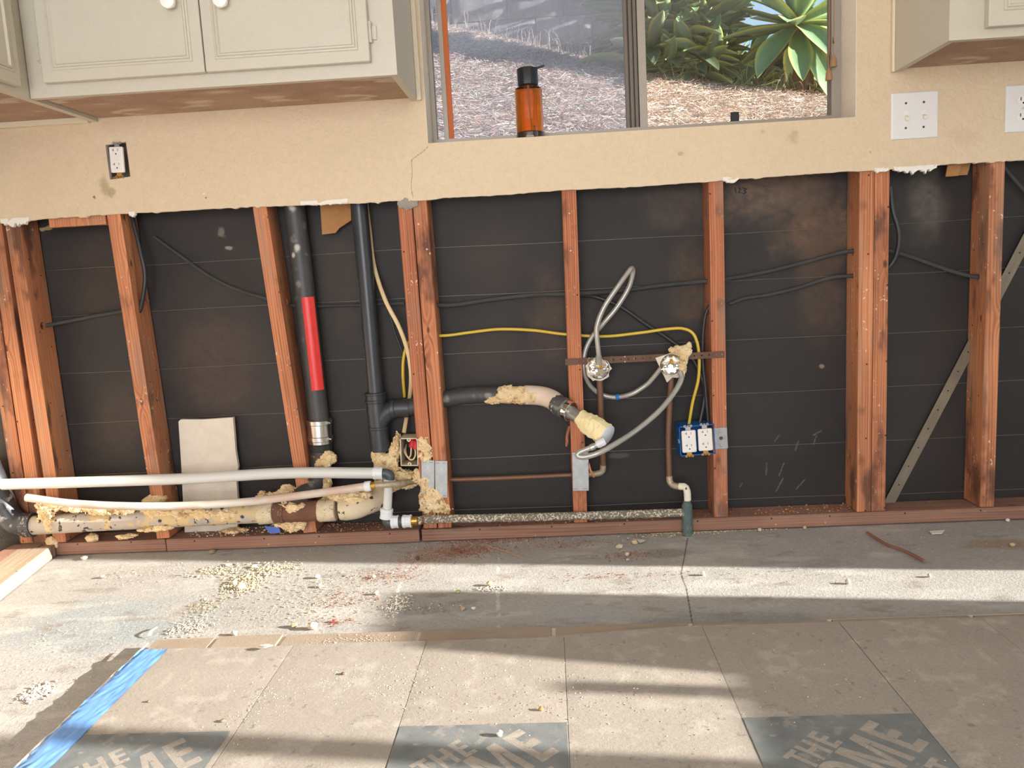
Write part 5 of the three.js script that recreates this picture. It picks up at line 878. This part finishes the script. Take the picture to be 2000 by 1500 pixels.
{
  // split-face block retaining wall
  const T = thing('retaining_wall', 'grey split-face block wall above the dry slope', 'retaining wall');
  const mats = [[172, 160, 152], [160, 150, 146], [180, 168, 158]].map((b, k) => std({ map: paint(256, 128, 0.42, 0.21, (x, y) => mix3(b, b.map((v) => v * 0.8), fbm(x * 40 + k * 9, y * 40, 5)).map((v) => v + (n2(x * 500, y * 500) - 0.5) * 24)), roughness: 1, bumpMap: grit, bumpScale: 0.004 }));
  const geos = [0, 1, 2, 3].map((k) => { const g = new THREE.BoxGeometry(0.398, 0.198, 0.2, 7, 4, 1), p = g.attributes.position; for (let i = 0; i < p.count; i++) if (p.getZ(i) > 0.09) { const edge = Math.abs(p.getX(i)) > 0.19 || Math.abs(p.getY(i)) > 0.09; p.setZ(i, p.getZ(i) + (edge ? -0.006 : 0.028 * fbm(p.getX(i) * 12 + k * 5, p.getY(i) * 12, 3))); } g.computeVertexNormals(); return triUV(g.toNonIndexed()); });
  part(T, 'mortar_core', box(-2.4, 0.8, 1.4, 3.6, -4.26, -4.11), mats[1]);
  for (let j = 0; j < 10; j++) for (let i = 0; i < 8; i++) { const x = -2.2 + i * 0.404 + (j % 2) * 0.202 - 0.02, y = 1.62 + j * 0.2035; const b = part(T, 'block', geos[(i * 3 + j * 5) % 4], mats[(i + j * 2) % 3]); b.position.set(x, y, -4.12 + 0.012 * n2(i * 1.7, j * 2.3)); }
}
// agaves
const agaveMat = new THREE.MeshPhysicalMaterial({ vertexColors: true, roughness: 0.5, transmission: 0.12, thickness: 0 });
const agaveOld = std({ color: 0x7d6248, roughness: 0.9 });
function leafGeo(len, wid, droop, k) {
  const n = 12, m = 6, pos = [], col = [], idx = [], th = 0.018;
  for (let side = 0; side < 2; side++) for (let i = 0; i <= n; i++) {
    const t = i / n, w = wid * (0.34 + 0.66 * Math.sin(Math.min(1, t * 1.35) * Math.PI / 2)) * (t > 0.5 ? Math.pow(Math.max(0, 1 - Math.pow((t - 0.5) / 0.5, 1.7)), 0.85) : 1), a = droop * t, z = len * (t - 0.1 * droop * t * t), y = len * (0.22 * t - droop * 0.38 * t * t);
    for (let j = 0; j <= m; j++) {
      const s = (j / m) * 2 - 1, thick = th * (1 - s * s) * (1 - 0.7 * t) * (side ? -1 : 0.25);
      pos.push(s * w, y + 0.35 * w * s * s + thick, z);
      const e = smooth(0.72, 1, Math.abs(s)), v = 0.85 + 0.3 * n2(t * 9 + k * 7, s * 3); col.push(lerp(0.25, 0.7, e) * v, lerp(0.4, 0.68, e) * v, lerp(0.2, 0.14, e) * v);
    }
  }
  const row = m + 1, off = (n + 1) * row;
  for (let i = 0; i < n; i++) for (let j = 0; j < m; j++) { const a = i * row + j; idx.push(a, a + row, a + 1, a + 1, a + row, a + row + 1); const b = a + off; idx.push(b, b + 1, b + row, b + 1, b + row + 1, b + row); }
  const g = new THREE.BufferGeometry(); g.setAttribute('position', new THREE.Float32BufferAttribute(pos, 3)); g.setAttribute('color', new THREE.Float32BufferAttribute(col, 3)); g.setIndex(idx); g.computeVertexNormals();
  const uv = new Float32Array(pos.length / 3 * 2); for (let i = 0; i < pos.length / 3; i++) { uv[2 * i] = pos[3 * i]; uv[2 * i + 1] = pos[3 * i + 2]; } g.setAttribute('uv', new THREE.BufferAttribute(uv, 2));
  return g;
}
const leaves = [leafGeo(0.62, 0.085, 0.25, 1), leafGeo(0.58, 0.095, 0.6, 2), leafGeo(0.55, 0.08, 0.05, 3)];
function agave(label, c, scale, n, tilt, { low = -0.35, high = 1.35, stem = true, dead = 0 } = {}) {
  const T = thing('agave', label, 'agave', 'agaves on the slope'); T.position.set(...c);
  const R = new THREE.Group(); R.rotation.set(tilt[0], tilt[1], tilt[2]);
  for (let i = 0; i < n; i++) {
    const t = i / (n - 1), az = i * 2.39996, el = lerp(low, high, Math.pow(t, 1.25)), o = new THREE.Object3D();
    o.rotation.order = 'YXZ'; o.rotation.set(-el, az, rr(-0.15, 0.15)); o.position.set(0, 0.05 * t * scale, 0); o.scale.setScalar(scale * lerp(1, 0.62, t) * rr(0.9, 1.08));
    o.updateMatrix(); R.updateMatrix();
    const m = part(T, 'leaf', leaves[i % 3], agaveMat); m.applyMatrix4(new THREE.Matrix4().multiplyMatrices(R.matrix, o.matrix));
  }
  for (let i = 0; i < dead; i++) { const m = part(T, 'dead_leaf', leaves[i % 3], agaveOld); m.rotation.order = 'YXZ'; m.rotation.set(1.05 + rr(-0.15, 0.2), i * 2.4, 0); m.scale.set(scale * 0.45, scale * 0.6, scale * rr(0.5, 0.75)); m.position.set(0, -0.03, 0); }
  if (stem) { const gy = groundY(c[0], c[2]) - c[1]; part(T, 'stem', rough(sweep([[0, 0.04, 0], [0.02, gy * 0.5, 0.02], [0, gy - 0.05, 0]], 0.045 * scale, { n: 20, m: 12 }), 0.02, 16), agaveOld, 'woody brown stem'); }
}
agave('large agave rosette spreading at top right of window', [1.5389, 2.0654, -2.95], 1.05, 40, [0.3, 0.4, 0.0], { low: -0.9, high: 1.3, dead: 4 });
agave('tall agave at top beside the window mullion', [0.7965, 2.4536, -3.15], 0.9, 30, [0.1, 2, -0.1], { low: -0.8, high: 1.3, dead: 0 });
agave('agave reaching in from the right window edge', [2.4872, 2.3536, -3.9], 1.2, 26, [0.1, 3, 0.15], { low: -0.6, high: 1.3, dead: 0 });
for (const [i, [c, s, n]] of [[[0.7798, 1.958, -3.15], 0.32, 13], [[1.0122, 1.9103, -3.1], 0.3, 12], [[1.3344, 1.8245, -3.05], 0.34, 12], [[1.5189, 1.7573, -3], 0.26, 11], [[1.7055, 1.7349, -2.95], 0.36, 12], [[1.2838, 2.0421, -3.5], 0.42, 14]].entries())
  agave(['small agave pup low beside the window mullion', 'small agave pup second from the mullion', 'bright agave pup under the large rosette', 'smallest agave pup right of the bright one', 'agave pup at the right edge of slope', 'shaded agave pup behind the bright one', 'shaded agave behind pups beside mullion', 'shaded agave between mullion and sky gap'][i], [c[0], Math.max(c[1] - 0.06, groundY(c[0], c[2])), c[2]], s, n, [0.15, i, 0], { low: 0.05, high: 1.3, stem: false });
{
  // dark shrubbery behind the agaves
  const g = leafGeo(0.24, 0.03, 0.45, 5), N = 3300, im = new THREE.InstancedMesh(g, agaveMat, N), m = new THREE.Matrix4(), q = new THREE.Quaternion(), e = new THREE.Euler(), c = new THREE.Color();
  for (let i = 0; i < N; i++) { const near = i % 3 === 0, x = near ? rr(0.6, 1.08) : rr(0.62, 3.4), z = near ? rr(-3.3, -2.98) : rr(-4.6, -3.9), top = (near ? 1.95 : 2.3) + 0.12 * Math.sin(x * 5) + (x < 1.25 ? 0.7 * smooth(1.35, 0.95, x) : 0) + (x > 2.1 ? 0.3 : 0) - (!near && x > 1.2 && x < 1.85 ? 0.28 : 0), y = rr(groundY(x, z), top); e.set(rr(-1, 0.6), rr(0, 6.28), rr(-0.5, 0.5)); q.setFromEuler(e); m.compose(new THREE.Vector3(x, y, z), q, new THREE.Vector3(1, 1, 1).multiplyScalar(near ? rr(0.9, 1.7) : rr(0.7, 1.5))); im.setMatrixAt(i, m); const k = near ? rr(0.4, 0.85) : rr(0.35, 0.8); c.setRGB(k, k * rr(0.9, 1.1), k); im.setColorAt(i, c); }
  im.name = 'shrub_foliage'; scene.add(lit(im)); tag(im, 'dense dark green shrub foliage behind the agaves', 'shrub', null, 'stuff');
  const tw = std({ color: 0x4a3038, roughness: 0.9 });
  const T = thing('bare_shrub', 'purple-brown twiggy shrub against the sky gap', 'shrub'); const b = [1.3909, 2.2741, -4.4]; T.position.set(...b);
  for (let i = 0; i < 26; i++) { const a = rr(-0.5, 0.5), h = rr(0.2, 0.42); part(T, 'twig', sweep([[rr(-0.04, 0.04), -0.2, 0], [a * 0.12, h * 0.5, rr(-0.05, 0.05)], [a * 0.4, h, rr(-0.1, 0.1)]], (t) => 0.006 * (1.1 - t), { n: 8, m: 5 }), tw); }
}
// ---------------------------------------------------------------- rubble on the floor
{
  const geos = [0, 1, 2, 3].map((k) => { const g = rough(new THREE.IcosahedronGeometry(1, 2), 0.7, 1.3, k * 7 + 2); return foamTintFlat(g, k); });
  function foamTintFlat(g) { const p = g.attributes.position, uv = new Float32Array(p.count * 2); for (let i = 0; i < p.count; i++) { uv[2 * i] = p.getX(i) * 0.02; uv[2 * i + 1] = p.getY(i) * 0.02; } g.setAttribute('uv', new THREE.BufferAttribute(uv, 2)); return g; }
  const foamM = [std({ color: 0xd6c094, roughness: 0.95, bumpMap: grit, bumpScale: 0.002 }), std({ color: 0xe2d6b8, roughness: 0.95, bumpMap: grit, bumpScale: 0.002 }), std({ color: 0xb9a37a, roughness: 0.95 })], chipM = [std({ color: 0xb08a76, roughness: 0.95 }), std({ color: 0xd6cdbd, roughness: 0.95 })];
  const onFloor = (p) => (p[2] > 0.615 && p[0] > -0.845 ? (p[2] > 0.67 ? TILE + 0.003 : TILE) : 0);
  // single chunks: [place, size, material, label]
  const chunks = [
    [[-0.1996, 0, -0.0157], 0.0125, foamM[0], 'yellow foam lump leaning on the bottom plate', 1.35], [[-0.5356, 0, 0.545], 0.0115, foamM[1], 'pale foam lump with long shadow near tile edge', 0.9], [[-0.5799, 0, 0.5316], 0.010, foamM[2], 'dull foam lump left of the pale one', 0.6],
    [[-0.1708, 0, 0.3348], 0.008, foamM[0], 'foam crumb at the lower rim of light band', 0.9], [[0.6429, 0, 0.3958], 0.0075, foamM[1], 'foam crumb in the light band on the right', 0.9], [[0.8322, 0, 0.3734], 0.006, foamM[1], 'far right foam crumb in the light band', 0.8], [[0.3346, 0, 0.317], 0.0075, chipM[1], 'pale chip in light band below green riser', 0.8],
    [[0.0793, 0, -0.0144], 0.007, foamM[1], 'foam crumb near plate left of the green riser', 0.8], [[0.1996, 0, 0.0803], 0.011, foamM[0], 'foam lump on floor below the right bay', 0.7], [[0.1565, 0, 0.1078], 0.011, foamM[1], 'foam lump left beside its neighbour near crack', 0.6], [[0.1708, 0, 0.1674], 0.008, foamM[1], 'small foam lump in front of the pair', 0.7], [[0.1685, 0, 0.2042], 0.006, foamM[1], 'smallest foam lump in front of the pair', 0.7],
    [[0.6663, 0, 0.0109], 0.007, foamM[0], 'yellow crumb beside the plate under right bay', 0.9], [[0.5446, 0, 0.014], 0.008, foamM[1], 'crumb against plate right of the blue-box stud', 0.8], [[0.5821, 0, 0.0571], 0.008, std({ color: 0xa4866a, roughness: 0.9 }), 'flat brown chip on floor under right bay', 0.25], [[1.1121, 0, 0.1966], 0.008, foamM[0], 'crumb on floor at the right edge', 0.7], [[1.2027, 0, 0.0099], 0.007, chipM[1], 'white crumb near plate at the right edge', 0.8],
    [[-0.2194, 0, 0.4693], 0.011, std({ color: 0xb09a84, roughness: 0.95 }), 'tan lump in the shaded cement patch', 0.5], [[-0.1965, 0, 0.4712], 0.007, chipM[1], 'white chip right of the tan lump', 0.6], [[-0.241, 0, 0.3751], 0.007, std({ color: 0xa8b07a, roughness: 0.9 }), 'greenish crumb on the shadow border', 0.7], [[-0.3748, 0, 0.1376], 0.007, std({ color: 0x6f4a38, roughness: 0.9 }), 'dark brown chip on the board joint', 0.8],
    [[-0.7849, 0, 0.3025], 0.013, foamM[1], 'foam lump in the crumb pile at left', 0.7], [[-0.8139, 0, 0.267], 0.011, foamM[1], 'upper foam lump in the crumb pile at left', 0.6], [[-0.8065, 0, 0.1547], 0.01, foamM[1], 'foam lump at top of the crumb trail', 0.5], [[-0.8826, 0, 0.1359], 0.009, foamM[1], 'foam lump left of the crumb trail top', 0.5], [[-0.6103, 0, 0.245], 0.009, foamM[1], 'pale crumb in light left of plank joint', 0.7], [[-0.5864, 0, 0.3072], 0.0075, chipM[1], 'pale chip below its neighbour left of joint', 0.7], [[-0.4361, 0, 0.3644], 0.008, foamM[1], 'pale crumb in light near the plank joint', 0.7], [[-0.4646, 0, 0.2586], 0.007, foamM[1], 'small crumb in light above its neighbour', 0.7],
    [[-0.4981, 0, 0.5145], 0.0055, std({ color: 0xc0343c, roughness: 0.6 }), 'tiny red plastic bit among the crumbs', 0.7], [[-1.195, 0, 0.1904], 0.008, foamM[1], 'lone crumb on the sunlit floor at left', 0.6], [[-1.3301, 0, 0.0398], 0.011, chipM[1], 'pale plaster chip by the plate at left', 0.6], [[-0.969, 0, 0.028], 0.012, std({ color: 0x8f8068, roughness: 0.95 }), 'greyish dirt clump by plate left of stack', 0.6], [[-0.6996, 0, 0.563], 0.008, chipM[1], 'white chip beside the first tile joint', 0.8],
    [[-0.0427, 0.0235, 0.9382], 0.0055, std({ color: 0xc08a58, roughness: 0.9 }), 'orange crumb on the paper above the print', 0.8], [[-0.1065, 0.0235, 1.009], 0.006, chipM[1], 'white crumb standing on the printed square', 1.1], [[-0.4048, 0.0235, 0.7981], 0.005, std({ color: 0x6b5848, roughness: 0.9 }), 'dark crumb on the sunlit floor paper', 0.6], [[-0.5689, 0.0235, 0.9465], 0.005, std({ color: 0x7b6a58, roughness: 0.9 }), 'dark crumb on paper near left print', 0.6], [[-0.729, 0.0235, 0.877], 0.004, std({ color: 0x7b6a58, roughness: 0.9 }), 'dark speck on paper beside blue tape', 0.6],
  ];
  chunks.forEach(([p, s, mat, label, h], i) => { const m = solo('rubble_chunk', label, 'rubble', geos[i % 4], mat, 'chunks of foam and plaster on the floor'); m.scale.set(s * 0.8, s * h * 0.8, s * rr(0.6, 0.8)); m.rotation.y = rr(0, 6); m.position.set(p[0], onFloor(p) + s * h * 0.62, p[2]); });
  // crumbs and sawdust nobody could count: [place, spread x, spread z, how many, size, colours]
  function scatter(name, label, spec, geo, flat) {
    const N = spec.reduce((a, s) => a + 2 * s[3], 0), im = new THREE.InstancedMesh(geo, std({ color: 0xffffff, roughness: 0.95 }), N), m = new THREE.Matrix4(), q = new THREE.Quaternion(), c = new THREE.Color(); let k = 0;
    for (const [p, sx, sz, n, size, cols] of spec) for (let i = 0; i < n * 2; i++) {
      const g = () => (rnd() + rnd() + rnd() - 1.5) / 1.5, x = p[0] + sx * g(), z = Math.max(0.006, p[2] + sz * g()), s = size * (0.16 + 0.95 * Math.pow(rnd(), 3)), y = onFloor([x, 0, z]);
      q.setFromEuler(new THREE.Euler(rr(-0.3, 0.3), rr(0, 6.28), rr(-0.3, 0.3))); m.compose(new THREE.Vector3(x, y + s * flat * 0.5, z), q, new THREE.Vector3(s * rr(0.7, 1.6), s * flat, s * rr(0.6, 1))); im.setMatrixAt(k, m);
      const h = cols[Math.floor(rnd() * cols.length)]; c.setHex(h); im.setColorAt(k, c); k++;
    }
    im.name = name; scene.add(lit(im)); tag(im, label, 'debris', null, 'stuff');
  }
  const tan = [0xcdbf9e, 0xb9aa88, 0xd4c9ae, 0xa59678], redd = [0x8e5238, 0xa86a48, 0x74402c, 0xb88460], white = [0xd6cec0, 0xc6bdae, 0xb6ac9c], grey3 = [0x8a7f72, 0xa89c8c, 0xc9beae];
  const tiny = new THREE.IcosahedronGeometry(1, 0), shard = new THREE.BoxGeometry(1.6, 1, 0.7);
  scatter('foam_crumbs', 'pale foam crumbs scattered over the left floor', [[[-0.791, 0, 0.2691], 0.08, 0.11, 520, 0.0036, tan], [[-0.8886, 0, 0.1725], 0.12, 0.07, 260, 0.0032, tan], [[-0.7447, 0, 0.1755], 0.1, 0.07, 320, 0.0036, tan], [[-0.8307, 0, 0.406], 0.07, 0.1, 260, 0.002, tan], [[-0.8122, 0, 0.5171], 0.07, 0.06, 260, 0.0026, white], [[-0.5892, 0, 0.3198], 0.28, 0.2, 420, 0.0024, tan], [[-1.0663, 0, 0.1737], 0.25, 0.12, 160, 0.002, tan], [[-0.9889, 0, 0.7851], 0.04, 0.05, 300, 0.0034, white], [[-1.4722, 0, 0.0375], 0.05, 0.1, 220, 0.0035, tan], [[-0.4107, 0.021, 0.6514], 0.16, 0.04, 160, 0.0016, white], [[-0.5744, 0, 0.4549], 0.24, 0.12, 260, 0.002, tan], [[-1.0758, 0, 0.5108], 0.35, 0.35, 160, 0.0014, white]], tiny, 0.6);
  scatter('sawdust', 'red-brown sawdust and splinters in front of plate', [[[-0.2657, 0, 0.0823], 0.15, 0.09, 1500, 0.0022, redd], [[-0.3553, 0, 0.132], 0.14, 0.09, 600, 0.002, redd], [[-0.188, 0, 0.0074], 0.2, 0.04, 800, 0.0022, redd], [[-0.0182, 0, 0.0685], 0.25, 0.07, 420, 0.0022, redd], [[-0.4274, 0, 0.2519], 0.15, 0.08, 260, 0.0026, redd], [[-0.497, 0, 0.3894], 0.15, 0.1, 160, 0.0028, redd], [[0.1772, 0, 0.1681], 0.12, 0.06, 260, 0.0022, redd], [[0.1271, 0, 0.304], 0.2, 0.03, 90, 0.0028, redd], [[-0.4889, 0, 0.5152], 0.08, 0.03, 60, 0.003, redd]], shard, 0.45);
  scatter('plaster_grit', 'fine pale grit along the plate and floor', [[[-0.1299, 0, 0.0353], 0.9, 0.08, 700, 0.0016, white], [[0.3187, 0, 0.0093], 0.16, 0.03, 260, 0.003, tan], [[0.4741, 0, -0.0032], 0.2, 0.03, 200, 0.0026, tan], [[0.8531, 0, 0.1449], 0.4, 0.12, 220, 0.0016, grey3], [[0.3619, 0, 0.3421], 0.7, 0.1, 240, 0.0016, grey3], [[-0.3696, 0, 0.4291], 0.05, 0.09, 200, 0.003, white], [[-0.2829, 0, 0.4643], 0.12, 0.04, 140, 0.003, grey3], [[-0.1644, 0, 0.3573], 0.06, 0.02, 120, 0.003, white], [[-0.4395, 0.0235, 0.9053], 0.55, 0.3, 700, 0.001, grey3], [[-0.3481, 0.0235, 0.8418], 0.13, 0.14, 300, 0.0013, white], [[-0.5113, 0.0235, 0.9016], 0.1, 0.14, 160, 0.0013, white], [[-0.1855, 0.0235, 0.8331], 0.5, 0.12, 360, 0.0014, white], [[-0.0064, 0.0235, 0.9114], 0.4, 0.15, 260, 0.0016, grey3], [[0.3331, 0.0235, 0.8968], 0.7, 0.3, 300, 0.0014, grey3], [[-1.0302, 0, 0.5885], 0.4, 0.25, 240, 0.0014, white]], tiny, 0.6);
  // the same litter caught on the bottom plate and behind the drain
  const lit2 = [[-0.9, 0.037, -0.04], [-0.62, 0.037, -0.04], [-0.2, 0.037, -0.03], [0.1, 0.037, -0.03], [0.35, 0.037, -0.03], [0.7, 0.037, -0.03]];
  const N = 900, im = new THREE.InstancedMesh(tiny, std({ color: 0xffffff, roughness: 0.95 }), N), m = new THREE.Matrix4(), q = new THREE.Quaternion(), c = new THREE.Color();
  for (let i = 0; i < N; i++) { const b = lit2[i % 6], s = 0.0012 + 0.003 * rnd() * rnd(); m.compose(new THREE.Vector3(b[0] + rr(-0.16, 0.16), b[1] + s * 0.4, rr(-0.085, -0.004)), q, new THREE.Vector3(s, s * 0.7, s)); im.setMatrixAt(i, m); c.setHex((i % 3 ? redd : tan)[i % 4]); im.setColorAt(i, c); }
  im.name = 'plate_litter'; scene.add(lit(im)); tag(im, 'crumbs and splinters caught on the bottom plates', 'debris', null, 'stuff');
}
solo('wood_strip', 'thin reddish-brown stick lying on floor at right', 'stick', sweep([[0.81, 0.004, 0.0704], [0.8212, 0.004, 0.1608], [0.8436, 0.004, 0.2124], [0.8591, 0.004, 0.2853]], 0.0042, { n: 24, m: 8, flat: 0.7 }), std({ color: 0x8c5a44, roughness: 0.85 }));
solo('wood_sliver', 'thin pale sliver lying across the red sawdust', 'sliver', sweep([[-0.2015, 0.003, 0.0528], [-0.1471, 0.003, 0.1075], [-0.0951, 0.003, 0.167]], 0.0014, { n: 12, m: 6 }), std({ color: 0xb08a6a, roughness: 0.85 }));
solo('plaster_curl', 'curled plaster flake on the sunlit floor at left', 'flake', rough(sweep([[-0.8896, 0.004, 0.5202], [-0.8863, 0.009, 0.5491], [-0.8855, 0.004, 0.5633]], 0.004, { n: 14, m: 8, flat: 0.3 }), 0.001, 90), M.gypsum);
solo('plaster_flake', 'flat pale flake near plate at far right', 'flake', rough(slab([[0.9667, 0.0768], [1.0077, 0.0732], [0.9904, 0.0962], [0.9639, 0.0973]], 0, 0.002).rotateX(Math.PI / 2).translate(0, 0.004, 0), 0.001, 80), M.gypsum);
solo('paper_flake', 'curled paper flake on floor below green riser', 'flake', rough(slab([[0.1968, 0.0551], [0.23, 0.0754], [0.2121, 0.0898]], 0, 0.0015).rotateX(Math.PI / 2).translate(0, 0.006, 0), 0.003, 60), M.gypsumPaper);
solo('paint_flake', 'curled flake on the tile edge near left print', 'flake', rough(slab([[-0.6, 0.6876], [-0.5856, 0.682], [-0.5714, 0.6873], [-0.5851, 0.6951]], 0, 0.0015).rotateX(Math.PI / 2).translate(0, TILE + 0.012, 0), 0.003, 60), M.gypsumPaper);

renderer.render(scene, camera);
